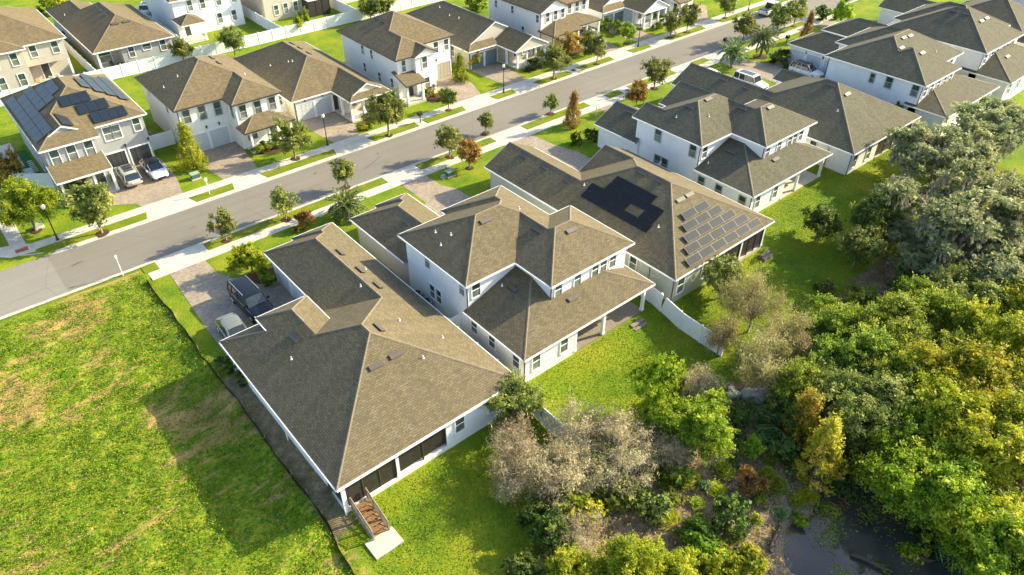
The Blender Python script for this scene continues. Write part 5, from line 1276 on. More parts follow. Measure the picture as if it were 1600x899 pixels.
        if kind in ('suv', 'long'): a = MB(); a.tube([(r1+.3, sg*wt*.88, roof+.05), (f1-.4, sg*wt*.88, roof+.05)], .025, 5); link('roof_rail', a.mesh('roof_rail', GALV), car_o)
        a = MB()
        for xx in ((r0+f0)/2+.15, f0-.5, r0+.75): a.box(xx-.008, xx+.008, sg*W*.497-.006, sg*W*.497+.006, .42, belt-.12)
        a.box(-L*.3, L*.3, sg*W*.5-.012, sg*W*.5+.012, .34, .42); link('door_seams', a.mesh('door_seams', BLACK), car_o)
    a = MB(); a.box(L/2-.05, L/2+.02, -W*.24, W*.24, hood-.5, hood-.36); link('grille', a.mesh('grille', BLACK), car_o)
    a = MB(); a.box(-L/2-.02, -L/2+.03, -.26, .26, T['tail']-.42, T['tail']-.30); link('number_plate', a.mesh('number_plate', WPIPE), car_o)
    if kind in ('suv', 'box'): a = MB(); a.box(r1+.5, f1-.35, -wt*.62, wt*.62, roof+.036, roof+.052); link('sunroof', a.mesh('sunroof', CARGLASS), car_o)
    return car_o
car('long', 14.45, 51.3, .02, R(-88), P_NAVY, 'dark full-size SUV with roof rails on the driveway by the nearest house')
car('sedan', 11.75, 48.6, .02, R(-92), P_GREY, 'grey-green sedan half hidden behind the edge of the biggest roof')
car('suv', 13.65, 80.8, .02, R(88), P_SILV, 'champagne SUV with its nose to the charcoal garage door, left of the white coupe', SHINGLE and P_SILV)
car('sedan', 16.35, 80.6, .02, R(-90), P_WHITE, 'white car with black glass roof on the driveway of the grey solar house', P_BLK)
car('suv', 83.4, 79.6, .02, R(-96), P_WHITE, 'white SUV in front of the white house with the wide low porch roof')
car('sedan', 85.2, 58.0, .02, R(86), P_WHITE, 'white car whose roof just shows over the long brown roof, near the palms')
car('box', 87.3, 52.4, .02, R(-89), P_WHITE, 'boxy white off-roader with a dark glass roof, beside the boxless end of the near driveway'.replace('boxless end of the near driveway', 'lawn strip behind the olive roofs'))
car('suv', 97.0, 49.9, .02, R(-88), P_WHITE, 'white SUV with black roof parked against the white garage wall', P_BLK)
car('pickup', 117.6, 69.6, -.1, R(4), P_WHITE, 'white pickup with a dark open bed parked in the street')
car('sedan', 105.6, 79.0, .02, R(90), P_BLK, 'black car on the far driveway at the top edge')
p = at(231, 14, .5); car('suv', p.x, p.y, 0, R(60), P_WHITE, 'white car between the back-row houses at the top left')

# ------------------------------------------------------------------ vegetation
def leaf_mesh(name, C, S, NRM, tint, mat, elong=1.0, up=None, seed=0):
    """one mesh of many small leaf faces: centres C, sizes S, preferred normals NRM"""
    rng = np.random.default_rng(seed); n = len(C)
    nr = NRM/np.maximum(1e-6, np.linalg.norm(NRM, axis=1, keepdims=True))
    a = rng.normal(size=(n, 3)) if up is None else up
    t = np.cross(nr, a); t /= np.maximum(1e-6, np.linalg.norm(t, axis=1, keepdims=True)); b = np.cross(nr, t)
    if up is not None: t, b = b, t
    S = S[:, None]; P = np.stack([C-t*S*elong, C-b*S*.55+t*S*.1, C+t*S*elong, C+b*S*.55+t*S*.1], 1).reshape(-1, 3)
    me = bpy.data.meshes.new(name); me.vertices.add(4*n); me.vertices.foreach_set('co', P.astype(np.float32).reshape(-1))
    me.loops.add(4*n); me.loops.foreach_set('vertex_index', np.arange(4*n, dtype=np.int32))
    me.polygons.add(n); me.polygons.foreach_set('loop_start', np.arange(0, 4*n, 4, dtype=np.int32)); me.polygons.foreach_set('loop_total', np.full(n, 4, dtype=np.int32))
    at_ = me.attributes.new('tint', 'FLOAT', 'POINT'); at_.data.foreach_set('value', np.repeat(np.clip(tint, 0, 1), 4).astype(np.float32))
    me.materials.append(mat); me.update(calc_edges=True); return me
def crown_points(seed, n, rx, ry, rz, nl, lr, base=0.0, cone=False, shell=.7, nt=13):
    """leaves along short twigs that radiate from limb ends: ragged clumps with gaps"""
    rng = np.random.default_rng(seed); U = rng.normal(size=(nl, 3)); U /= np.linalg.norm(U, axis=1, keepdims=True)
    rad = shell+(1.05-shell)*rng.random((nl, 1)); rad[: nl//4] *= .55
    wob = 1+.22*np.sin(3*np.arctan2(U[:, 1], U[:, 0])+seed)+.12*np.sin(5*U[:, 2]+seed*2)
    L = U*rad*wob[:, None]*np.array([1, 1, 1.0])
    if base: L[:, 2] = np.where(L[:, 2] < -base, -base+rng.random(nl)*.25, L[:, 2])
    if cone:
        h = rng.random(nl)**.9; th = rng.random(nl)*6.283; w = (1-h)**.8*(.6+.5*rng.random(nl)); L = np.stack([np.cos(th)*w, np.sin(th)*w, h*2-1], 1)
    sz = lr*(.5+1.0*rng.random(nl)); D = rng.normal(size=(nl, nt, 3)); D /= np.linalg.norm(D, axis=2, keepdims=True)
    out = L/np.maximum(.2, np.linalg.norm(L, axis=1, keepdims=True)); D = D+out[:, None, :]*.55+np.array([0, 0, .12]); D /= np.linalg.norm(D, axis=2, keepdims=True)
    tl = sz[:, None]*(.5+1.1*rng.random((nl, nt)))
    k = rng.choice(nl, n, p=sz**1.6/(sz**1.6).sum()); j = rng.integers(0, nt, n); u = rng.random(n)**.7
    d = D[k, j]; Pn = L[k]+d*(tl[k, j]*u)[:, None]+rng.normal(size=(n, 3))*(lr*.17)
    C = Pn*np.array([rx, ry, rz]); lt = rng.normal(.5, .20, nl); tt = rng.normal(0, .12, (nl, nt)); tint = lt[k]+tt[k, j]+rng.normal(0, .13, n)
    N_ = d*.35+Pn*.3+rng.normal(size=(n, 3))*.8; N_[:, 2] += .35
    return C, N_, tint, L*np.array([rx, ry, rz]), d
def limbs(mb, L, zc, h0, r, n=10, seed=0, sprawl=1.0):
    rg = random.Random(seed); idx = list(range(len(L))); rg.shuffle(idx)
    for i in idx[:n]:
        q = Vector(L[i])*.85; s = Vector((q.x*.06, q.y*.06, h0+(zc-h0)*rg.uniform(.0, .55))); e = Vector((q.x, q.y, zc+q.z)); m_ = s.lerp(e, .5)+Vector((rg.uniform(-.3, .3)*sprawl, rg.uniform(-.3, .3)*sprawl, rg.uniform(0, .3)*sprawl))
        mb.tube([s, m_, e], [r*.45, r*.28, r*.08], 5, cap=False)
_protos = {}
def proto(key):
    if key in _protos: return _protos[key]
    k, mat, seed = key
    S = dict(street=dict(n=6500, r=(1, 1, 1.2), nl=34, lr=.38, ls=.078, H=2.05), round=dict(n=10500, r=(1, 1, .98), nl=42, lr=.38, ls=.062, H=1.8),
             cone=dict(n=12000, r=(1, 1, 2.0), nl=120, lr=.30, ls=.055, H=2.3, cone=True), shrub=dict(n=2600, r=(1, 1, .8), nl=20, lr=.40, ls=.11, H=.75),
             big=dict(n=44000, r=(1, 1, .8), nl=90, lr=.31, ls=.033, H=1.5), loose=dict(n=15000, r=(1, 1, .75), nl=44, lr=.32, ls=.048, H=1.4),
             bare=dict(n=11000, r=(1, 1, .85), nl=44, lr=.50, ls=.018, H=1.4, el=2.6), moss=dict(n=26000, r=(1, 1, .62), nl=46, lr=.24, ls=.030, H=1.5), hedge=dict(n=4000, r=(1, 1, 1.3), nl=40, lr=.26, ls=.085, H=1.2), mound=dict(n=26000, r=(1, 1, .5), nl=110, lr=.24, ls=.030, H=.3))[k]
    C, N_, t, L, dv = crown_points(seed, S['n'], *S['r'], S['nl'], S['lr'], cone=S.get('cone', False), base=.55 if k in ('street', 'round', 'big', 'moss', 'loose', 'bare') else 0)
    rng = np.random.default_rng(seed+9); C[:, 2] += S['H']
    up = dv+rng.normal(size=dv.shape)*.45 if 'el' in S else None
    me = leaf_mesh('crown', C, S['ls']*np.clip(rng.lognormal(0, .38, len(C)), .4, 2.2), N_, t, mat, seed=seed, elong=S.get('el', 1.0), up=up)
    tr = MB(); H = S['H']
    if k in ('shrub', 'hedge', 'mound'): tr.tube([(0, 0, -.2), (0.02, 0, H*.6)], [.06, .04], 6); limbs(tr, L, H, .1, .08, 6, seed)
    else:
        r = {'street': .07, 'round': .07, 'cone': .07, 'big': .085, 'loose': .06, 'bare': .07, 'moss': .09}[k]; w = .06
        tr.tube([(0, 0, -.15), (w*.5, 0, H*.3), (-w*.3, w, H*.65), (0, 0, H+(.9 if k == 'cone' else .15))], [r*1.2, r, r*.75, r*.3], 8); limbs(tr, L, H, H*.45, r, 40 if k == 'bare' else 22 if k in ('big', 'moss', 'loose') else 10, seed, .5)
    _protos[key] = (me, tr.mesh('trunk', BARKP if k == 'bare' else BARK, smooth=True), L, H); return _protos[key]
_rt = random.Random(11)
def tree(kind, mat, x, y, r, label, cat='tree', name=None, group=None, hs=1.0, seed=1, moss=False, zs=None):
    me, tm, L, H = proto((kind, mat, seed)); nm = name or ('shrub' if kind in ('shrub', 'hedge', 'mound') else 'tree')
    t = empty(nm, (x, y, tz(x, y)-.02+(.05 if 60 < y < 75 else 0)), label, cat, group, _rt.uniform(0, 6.28))
    s = (r*_rt.uniform(.92, 1.08), r*_rt.uniform(.92, 1.08), r*hs); c = link('crown', me, t, scale=s); link('trunk', tm, t, scale=s)
    if moss:
        key = ('mossmesh', seed)
        if key not in _protos:
            rng = np.random.default_rng(seed+50); n = 3600; Lw = L[L[:, 2] < .35]; k = rng.integers(0, len(Lw), 420)
            base = Lw[k]+rng.normal(size=(420, 3))*.12; kk = rng.integers(0, 420, n); drop = rng.random(n)*.42*(.5+rng.random(420)[kk])
            C = base[kk]+rng.normal(size=(n, 3))*np.array([.022, .022, .03]); C[:, 2] += H-drop; Nn = rng.normal(size=(n, 3)); Nn[:, 2] = 0
            up = np.tile(np.array([0.0, 0, 1]), (n, 1)); _protos[key] = leaf_mesh('spanish_moss', C, .035+.035*rng.random(n), Nn, rng.normal(.5, .22, n), L_MOSS, elong=1.3, up=up, seed=seed)
        o = link('spanish_moss', _protos[key], t, scale=s); o['kind'] = 'stuff'
    return t
def P(px, py, zc): return at(px, py, zc)
_mr = MB(); _mr.lathe([(.42, .0), (.38, .05), (0, .07)], n=14); RING = _mr.mesh('mulch_ring', MULCH)
def T(kind, mat, px, py, r, label, **kw):
    """tree whose crown centre is seen at px,py"""
    H = {'street': 2.05, 'round': 1.8, 'cone': 2.3, 'shrub': .75, 'big': 1.5, 'loose': 1.4, 'bare': 1.4, 'moss': 1.5, 'hedge': 1.2, 'mound': .3}[kind]
    z = H*r*kw.get('hs', 1); g = at(px, py, z); 
    for _ in range(3): zz = z+tz(g.x, g.y); g = at(px, py, zz)
    if kw.get('group') == ST: o = link('mulch_ring', RING, loc=(g.x, g.y, .03), scale=(1.1+.5*_rt.random(), 1.1+.5*_rt.random(), 1)); o['kind'] = 'structure'
    return tree(kind, mat, g.x, g.y, r, label, **kw)
# street trees
ST = 'young street trees along both kerbs'
T('street', L_OAK, 441, 315, 1.05, 'small airy oak on the near verge left of the palm in the planter', group=ST, seed=1)
T('street', L_OAK, 347, 350, .95, 'small oak on the near verge nearest the left driveway apron', group=ST, seed=2)
T('street', L_OAK, 537, 268, .95, 'small dark oak standing just behind the planter palm', group=ST, seed=3)
T('street', L_OAK, 701, 217, 1.15, 'green oak on the near verge left of the orange-tinted tree', group=ST, seed=1)
T('round', L_ORG, 733, 236, 1.2, 'half orange half green tree on the lawn by the transformer boxes', group=ST, seed=2)
T('street', L_OAK, 759, 190, .75, 'slim small oak on the near verge right of the orange-tinted tree', group=ST, seed=3)
T('street', L_OAK, 861, 161, .75, 'slim small oak on the near verge left of the bright orange tree', group=ST, seed=2)
T('cone', L_ORG, 896, 172, .95, 'bright orange tree on the near lawn beside the white sign post', group=ST, seed=4, hs=1.0)
T('loose', L_ORG, 997, 142, 1.15, 'thin reddish half-bare tree next to the sidewalk', group=ST, seed=5, hs=1.6)
T('round', L_OAK, 1026, 112, 1.35, 'full round oak on the near lawn beyond the thin reddish tree', group=ST, seed=3)
T('round', L_OAK, 1165, 40, 1.5, 'round oak behind the two roadside palms', group=ST, seed=1)
T('street', L_OAK, 1219, 27, 1.4, 'dense oak on the near verge right of the palms', group=ST, seed=3)
T('street', L_OAK, 1246, 14, 1.4, 'tall narrow oak on the verge, next but one after the palms', group=ST, seed=1)
T('round', L_BRI, 1318, 16, 1.4, 'bright round tree by the far driveway at the top right', group=ST, seed=2)
T('cone', L_ORG, 1264, 42, .95, 'small copper-coloured conifer on the near lawn at the upper right', group=ST, seed=4)
T('round', L_OAK, 1137, 5, 1.4, 'tree at the top edge above the street', group=ST, seed=3)
T('street', L_OAK, 142, 320, 1.6, 'olive green oak on the far verge below the small palm', group=ST, seed=3)
T('round', L_OAK, 455, 215, 1.5, 'oak on the far verge in front of the white two-storey house', group=ST, seed=1)
T('round', L_OAK, 603, 172, 1.85, 'wide yellowish oak in front of the railed gable porch', group=ST, seed=2)
T('street', L_OAK, 700, 153, .85, 'slim oak on the far verge by the middle mailbox', group=ST, seed=3)
T('round', L_OAK, 866, 92, 1.6, 'oak on the far verge left of the drain inlet', group=ST, seed=1)
T('loose', L_ORG, 887, 66, 1.5, 'rusty-leaved small tree by the low porch roof', group=ST, seed=5, hs=1.3)
T('street', L_OAK, 934, 76, 1.15, 'round green oak on the verge below the white SUV', group=ST, seed=2)
T('round', L_OAK, 921, 62, 1.2, 'paler oak on the lawn just behind the white SUV', group=ST, seed=2)
T('street', L_OAK, 1051, 33, 1.3, 'left oak of the close pair on the far verge', group=ST, seed=1)
T('street', L_OAK, 1077, 24, 1.35, 'right oak of the close pair on the far verge', group=ST, seed=3)
T('round', L_MID, 981, 48, 1.1, 'low yellowish tree by the white post-porch driveway', group=ST, seed=2)
T('shrub', L_MID, 969, 44, 1.1, 'dark rounded shrub left of the low yellowish tree', cat='shrub', seed=2)
T('cone', L_YEL, 295, 230, 1.45, 'yellow-green cypress in front of the pale garage doors of the white house', group=ST, seed=4, hs=.78)
T('big', L_BRI, 37, 318, 2.1, 'large yellow-green tree at the left corner, behind the lamp post', group=ST, seed=6, hs=1.0)
T('round', L_ORG, 8, 262, 1.3, 'reddish tree at the left edge beside the artificial turf', seed=2)
T('round', L_OAK, 362, 62, 1.5, 'yard tree in front of the long white fence', seed=3, group='back yard trees')
T('round', L_OAK, 282, 76, 1.2, 'small yard tree behind the fence by the grey house', seed=1, group='back yard trees')
T('round', L_MID, 471, 30, 1.15, 'small yard tree on the lawn of the tan house', seed=2, group='back yard trees')
T('round', L_OAK, 577, 10, 1.4, 'left yard tree at the top edge behind the white fence', seed=2, group='back yard trees'); T('round', L_OAK, 598, 8, 1.4, 'right yard tree at the top edge behind the white fence', seed=3, group='back yard trees')
T('shrub', L_YEL, 80, 9, 2.0, 'yellow bush between the two upper left roofs', cat='shrub', seed=2)
T('shrub', L_MID, 746, 4, 1.6, 'bush at the top edge above the white fence', cat='shrub', seed=3)
# shrubs by the houses
SH = 'garden shrubs by the houses'
for k, m_, px, py, r, hs, lb in (('cone', L_BRI, 719, 107, 1.0, .8, 'pointed bright green shrub right of the tan garage doors'), ('round', L_YEL, 741, 93, .75, 1, 'yellow-green ball tree in front of the blue garage doors'), ('hedge', L_DARK, 899, 217, .62, 1, 'dark clipped oval shrub on the lawn by the white gable wing'),
        ('shrub', L_MID, 697, 148, .7, 1, 'rounded shrub beside the slim oak'), ('shrub', L_ORG, 674, 142, .7, 1, 'rusty shrub below the small bay window'), ('shrub', L_MID, 663, 147, .6, 1, 'green shrub at the foot of the lean-to porch'),
        ('shrub', L_ORG, 725, 121, .6, .8, 'brownish low shrub at the edge of the tan garage drive'), ('shrub', L_DARK, 835, 101, 1.1, .8, 'dark hedge clump beside the porch gable of the taupe house'), ('shrub', L_MID, 945, 40, 1.0, 1, 'round green shrub behind the white SUV'), ('shrub', L_BRI, 938, 18, 1.0, 1, 'bright shrub by the blue grey garage'),
        ('shrub', L_MID, 1028, 40, .8, .8, 'flowering low shrub by the white post porch'), ('shrub', L_DARK, 1222, 92, 1.5, .7, 'dark hedge at the corner of the white garage wall'), ('shrub', L_DARK, 1290, 22, 1.5, .7, 'dark hedge by the upper right driveway'), ('shrub', L_MID, 402, 234, .7, .8, 'left low hedge plant by the far verge'), ('shrub', L_MID, 417, 229, .7, .8, 'middle low hedge plant by the far verge'),
        ('shrub', L_MID, 432, 224, .7, .8, 'right low hedge plant by the far verge'), ('shrub', L_ORG, 474, 347, .85, 1.2, 'small orange shrub on the near verge strip'), ('shrub', L_BRI, 420, 433, .75, 1, 'bright shrub in the bed by the side garage'), ('loose', L_YEL, 388, 402, 1.3, 1, 'thin-leaved shrub tree on the lawn by the dark SUV'),
        ('shrub', L_MID, 578, 196, .6, .8, 'low green plant beside the railed porch'), ('shrub', L_YEL, 566, 199, .6, .7, 'low yellow plant beside the paved drive'), ('shrub', L_DARK, 357, 568, .7, .9, 'dark shrub in the narrow bed beside the biggest roof'), ('shrub', L_DARK, 384, 590, .6, .7, 'small dark plant farther down the narrow bed'),
        ('shrub', L_DARK, 925, 211, .9, .9, 'dark shrub against the white gable wing'), ('shrub', L_DARK, 790, 282, .9, .9, 'dark shrub by the left corner of the solar-roofed house'), ('shrub', L_YEL, 860, 42, .9, .8, 'yellow hedge plant by the low porch roof'), ('shrub', L_DARK, 1385, 172, 1.3, 1, 'dark shrub in the gap between the screened house and the long white wall'), ('shrub', L_DARK, 1405, 180, 1.3, 1.2, 'dark bush just right of that gap')):
    T(k, m_, px, py, r, lb, cat='shrub', group=SH, seed=2 if k != 'cone' else 4, hs=hs)
# palms
def palm(px, py, H, fl, label, nf=30, trunk=.2):
    g = at(px, py, 0); t = empty('palm_tree', (g.x, g.y, 0), label, 'palm tree', 'palms by the street', _rt.uniform(0, 6))
    tr = MB(); tr.tube([(0, 0, -.1), (.03, 0, H*.5), (0, 0, H)], [trunk*1.2, trunk, trunk*1.15], 10)
    for i in range(int(H/.16)): tr.lathe([(trunk*1.12, i*.16), (trunk*1.22, i*.16+.09), (trunk*1.0, i*.16+.1)], n=10)
    link('trunk', tr.mesh('trunk', BARK, smooth=False), t); rg = np.random.default_rng(int(px)); C, U, Nn, TT = [], [], [], []; ms = MB()
    for f in range(nf):
        az = f*2.399; el = math.radians(72-100*(f/nf)**1.0); pts = []; d = Vector((math.cos(az)*math.cos(el), math.sin(az)*math.cos(el), math.sin(el))); p_ = Vector((0, 0, H)); n = 16; L = fl*(.85+.25*rg.random())
        for i in range(n+1):
            pts.append(p_.copy()); p_ = p_+d*(L/n); d = (d+Vector((0, 0, -.085))).normalized()
        ms.tube(pts[::4], [.025, .02, .015, .01, .005], 3, cap=False)
        for i in range(2, n+1):
            dd = (pts[i]-pts[i-1]).normalized(); sd_ = dd.cross(Vector((0, 0, 1)))
            if sd_.length < .01: continue
            sd_.normalize(); ll = .34*math.sin(math.pi*min(1, .18+i/n*.8))**.6
            for sg in (-1, 1):
                for q in (0, .5):
                    u = (sd_*sg+dd*.55+Vector((0, 0, -.25))).normalized(); c = pts[i]-dd*(L/n)*q+u*ll; C.append(c); U.append(u); Nn.append(sd_.cross(dd)+Vector(rg.normal(size=3)*.3)); TT.append(.5+rg.normal()*.2+(.15 if f < nf*.4 else -.1))
    C = np.array(C); U = np.array(U); Nn = np.array(Nn); up = U; nr = Nn/np.linalg.norm(Nn, axis=1, keepdims=True); t_ = U-nr*(U*nr).sum(1, keepdims=True)
    me = leaf_mesh('fronds', C, np.full(len(C), .105), nr, np.array(TT), L_PALM, elong=3.2, up=np.cross(t_, nr)*-1, seed=1)
    link('fronds', me, t); link('frond_stems', ms.mesh('frond_stems', L_PALM), t); return t
palm(544, 338, 1.5, 2.3, 'short full palm inside the pale planter wall'); palm(1142, 107, 2.6, 2.5, 'left roadside palm in front of the hidden white car', trunk=.17); palm(1188, 89, 3.0, 2.5, 'right roadside palm in a ring of mulch', trunk=.18)
palm(127, 312, 1.3, 1.8, 'small palm at the porch of the grey solar house')
g = at(1188, 89, 0); mb = MB(); mb.lathe([(1.15, -.02), (1.05, .05), (0, .07)], g.x, g.y, 20); o = build('mulch_ring', mb, MULCH); o['kind'] = 'structure'
# woods at the lower right
TG = 'woodland trees at the lower right'
def many(kind, mat, lst, label, **kw):
    alt = {L_MID.name: L_OAK, L_YEL.name: L_MID}.get(mat.name, mat) if kind == 'big' else mat
    for i, (px, py, r, lb) in enumerate(lst): T(kind, alt if i % 4 == 3 and 'yellow' not in lb else mat, px, py, r, lb or label, group=kw.get('group', TG), seed=kw.get('seeds', (1,))[i % len(kw.get('seeds', (1,)))], **{k: v for k, v in kw.items() if k not in ('group', 'seeds')})
many('moss', L_LIVE, [(1475, 232, 4.6, 'upper left mossy oak crown, over the roof of the low rear wing'), (1562, 195, 4.4, 'mossy oak nearest the top right, against the white rear wings'), (1412, 300, 2.7, 'mossy oak reaching farthest left over the bright lawn'), (1500, 330, 5.2, 'biggest mossy live oak in the middle of the right side'),
    (1590, 310, 4.6, 'mossy live oak cut by the right edge, halfway up'), (1555, 410, 4.2, 'lowest mossy live oak at the right edge with long hanging moss'), (1395, 355, 2.3, 'mossy oak spreading low between the dark tree and the biggest oak'), (1490, 425, 2.6, 'mossy oak crown hanging lowest over the dark thicket'), (1450, 400, 2.6, 'small mossy oak shading the lawn, below the biggest oak')], '', moss=True, seeds=(21, 22), hs=.74)
T('round', L_DARK, 1370, 335, 1.9, 'dark tree on the lawn touching the mossy oaks', seed=2, group=TG); T('round', L_DARK, 1283, 345, 1.35, 'small dark tree standing alone on the bright lawn', seed=1, group=TG); T('round', L_OAK, 1345, 385, 1.5, 'dark olive tree between the lone small tree and the mossy oaks', seed=3, group=TG)
many('bare', L_TANG, [(1180, 475, 1.5, 'pale olive dry tree right of the white fence end'), (1228, 515, 1.5, 'pale olive dry tree touching the shaded lawn'), (1200, 565, 1.6, 'pale olive dry tree above the two boulders'), (1128, 520, 1.15, 'pale twiggy tree at the very end of the white fence'), (1150, 470, 1.1, 'narrow pale olive tree at the lawn edge')], '', seeds=(31, 32), hs=1.45)
T('round', L_OAK, 1133, 430, 1.45, 'olive bush tree at the rear wall of the solar-roofed house', seed=2, group=TG)
many('bare', L_TAN, [(800, 690, 1.5, 'bare grey tree at the fence end, left one'), (905, 665, 1.5, 'bare grey tree behind the fence end'), (960, 690, 1.7, 'bare grey tree in the middle of the dry thicket'), (1015, 690, 1.4, 'bare grey tree next to the light green pine'), (860, 735, 1.7, 'leaning bare grey tree below the fence end'), (985, 735, 1.5, 'bare grey tree above the yellow-green bushes'), (920, 735, 1.5, 'bare grey tree in the lower middle of the dry thicket'), (800, 745, 1.2, 'small bare grey tree reaching over the lawn of the biggest house'),
    (1058, 705, 1.1, 'thin bare tree beside the bright green tree'), (900, 830, 1.2, 'grey bare brush at the shaded bottom edge'), (1095, 600, 1.2, 'grey bare bush left of the boulders'), (1560, 620, 2.0, 'grey bare crown among the yellow trees'), (1580, 790, 2.0, 'grey bare crown by the right edge over the pond side'), (1320, 600, 1.7, 'grey twiggy crown in the green thicket')], '', seeds=(41, 42, 43), hs=.95)
T('big', L_OAK, 803, 622, 1.5, 'olive tree hugging the rear corner of the biggest roof', seed=6, group=TG, hs=1.05)
T('loose', L_BRI, 1020, 600, 1.5, 'light green pine-like tree on the lawn', seed=31, group=TG, hs=1.5); T('loose', L_BRI, 1030, 655, 1.2, 'second light green pine-like clump below the first', seed=32, group=TG, hs=1.3)
many('big', L_BRI, [(1095, 665, 1.9, 'bright green tree alone above the brown clearing'), (1410, 720, 2.4, 'bright green tree leaning over the upper pond'), (1470, 770, 2.6, 'bright green tree over the right pond bank'), (1395, 660, 2.2, 'bright green tree left of the yellow crowns'), (1570, 875, 2.4, 'bright green tree at the bottom right corner')], '', seeds=(6, 7))
many('big', L_YEL, [(1510, 600, 2.8, 'yellow-green tree in the middle of the right side woods'), (1580, 560, 2.8, 'yellow-green tree touching the right edge, upper one'), (1450, 590, 2.3, 'yellow-green tree below the fern-covered heap'), (1530, 520, 2.3, 'yellow-green tree just under the mossy oaks'), (1595, 495, 2.4, 'yellow-green tree in the corner under the last mossy oak'), (1540, 690, 2.7, 'yellow-green tree right of the bright pond trees'),
    (1595, 680, 2.6, 'yellow-green tree cut by the right edge, lower one'), (1470, 660, 2.4, 'yellow-green tree above the pond'), (1530, 800, 2.4, 'yellow-green tree over the lower right bank'), (1600, 860, 2.2, 'yellow-green tree in the lower right corner'), (985, 888, 1.7, 'large yellow-green tree at the bottom edge, centre'), (900, 902, 1.3, 'yellow-green tree at the bottom edge left of the large one'), (1052, 905, 1.4, 'yellow-green tree at the bottom edge right of the large one')], '', seeds=(6, 8, 9))
many('big', L_MID, [(1330, 540, 2.3, 'mid green tree at the lawn edge below the shade'), (1390, 520, 2.4, 'mid green vine-draped tree at the foot of the mossy oaks'), (1270, 600, 2.0, 'mid green tree right of the pale olive trees'), (1345, 640, 2.3, 'mid green tree in the middle thicket'), (1300, 500, 1.9, 'mid green tree farthest up the lawn edge'), (1385, 590, 2.2, 'mid green tree between thicket and yellow crowns'), (1440, 480, 2.4, 'mid green tree in the shade under hanging moss'),
    (1500, 470, 2.3, 'mid green tree right under the biggest mossy oak'), (1460, 545, 2.0, 'mid green tree left of the first yellow crown'), (1560, 470, 2.2, 'mid green tree near the right edge under moss')], '', seeds=(7, 9))
many('loose', L_DARK, [(865, 835, 1.2, 'dark tree in the shaded bottom thicket'), (838, 800, .9, 'dark tree at the lawn corner near the bottom'), (1360, 690, 1.6, 'dark tree behind the orange cypress'), (1240, 640, 1.5, 'dark bush tree left of the orange cypresses'), (812, 892, 1.1, 'dark tree at the bottom edge by the lawn')], '', seeds=(32,))
T('cone', L_CYP, 1285, 705, 1.45, 'orange-gold cypress, front one of the pair', seed=4, group=TG, hs=.85); T('cone', L_CYP, 1258, 655, 1.35, 'orange-gold cypress, rear one of the pair', seed=5, group=TG, hs=.8)
T('hedge', L_MID, 1338, 738, .85, 'pale grey-green upright bush by the upper pond', seed=2, group=TG); T('shrub', L_YEL, 1126, 882, 1.05, 'glowing yellow rounded bush at the bottom edge', seed=3, group=TG, cat='shrub')
T('shrub', L_BRI, 1170, 700, .8, 'light green round bush in the dark clearing', seed=2, group=TG, cat='shrub'); T('hedge', L_DARK, 1137, 805, 1.1, 'dark leafy bush standing in the brown clearing', seed=2, group=TG, cat='shrub')
T('loose', L_ORG, 1175, 755, .75, 'dry orange bush in the brown clearing', seed=31, group=TG, cat='shrub')
T('shrub', L_YEL, 1425, 862, .7, 'yellow-green clump growing on a snag in the pond', seed=2, group=TG, cat='shrub'); T('shrub', L_BRI, 1375, 892, .5, 'small bright clump beside the fallen log', seed=3, group=TG, cat='shrub')
for i, (px, py, r, m_, lb) in enumerate(((1060, 740, .9, L_MID, 'spiky bush below the thin bare tree'), (960, 770, 1.2, L_OAK, 'olive bush left of the brown clearing'), (905, 790, 1.3, L_YEL, 'yellow-green bush below the leaning grey tree'), (1020, 790, 1.0, L_OAK, 'olive bush touching the brown clearing'), (1105, 860, 1.0, L_BRI, 'bright bush above the glowing yellow bush'), (1090, 835, .9, L_MID, 'green bush at the lower clearing edge'),
        (1170, 880, .9, L_YEL, 'yellow-green bush on the muddy bank'), (1230, 700, 1.1, L_DARK, 'dark bush left of the front cypress'), (1310, 770, .9, L_DARK, 'dark reedy bush at the upper pond bank'), (1150, 650, .9, L_DARK, 'dark bush below the boulders'), (1060, 620, 1.0, L_DARK, 'dark bush in the shade of the lawn edge'), (1110, 610, 1.0, L_MID, 'green bush left of the boulders'),
        (940, 720, 1.3, L_MID, 'green bush inside the dry thicket'), (1010, 720, 1.1, L_MID, 'green bush between bare trees'), (1490, 850, 1.2, L_MID, 'green bush at the right water edge'), (1440, 830, 1.0, L_DARK, 'dark bush overhanging the pond'), (1225, 600, 1.0, L_DARK, 'dark bush under the pale olive trees'), (1350, 470, 1.3, L_MID, 'green bush at the sunlit lawn edge'), (1290, 450, .8, L_OAK, 'small olive bush on the lawn edge'), (1420, 450, 1.4, L_DARK, 'dark bush under the small mossy oak'))):
    T('shrub', m_, px, py, r, lb, cat='shrub', group='undergrowth bushes', seed=(2, 3)[i % 2])
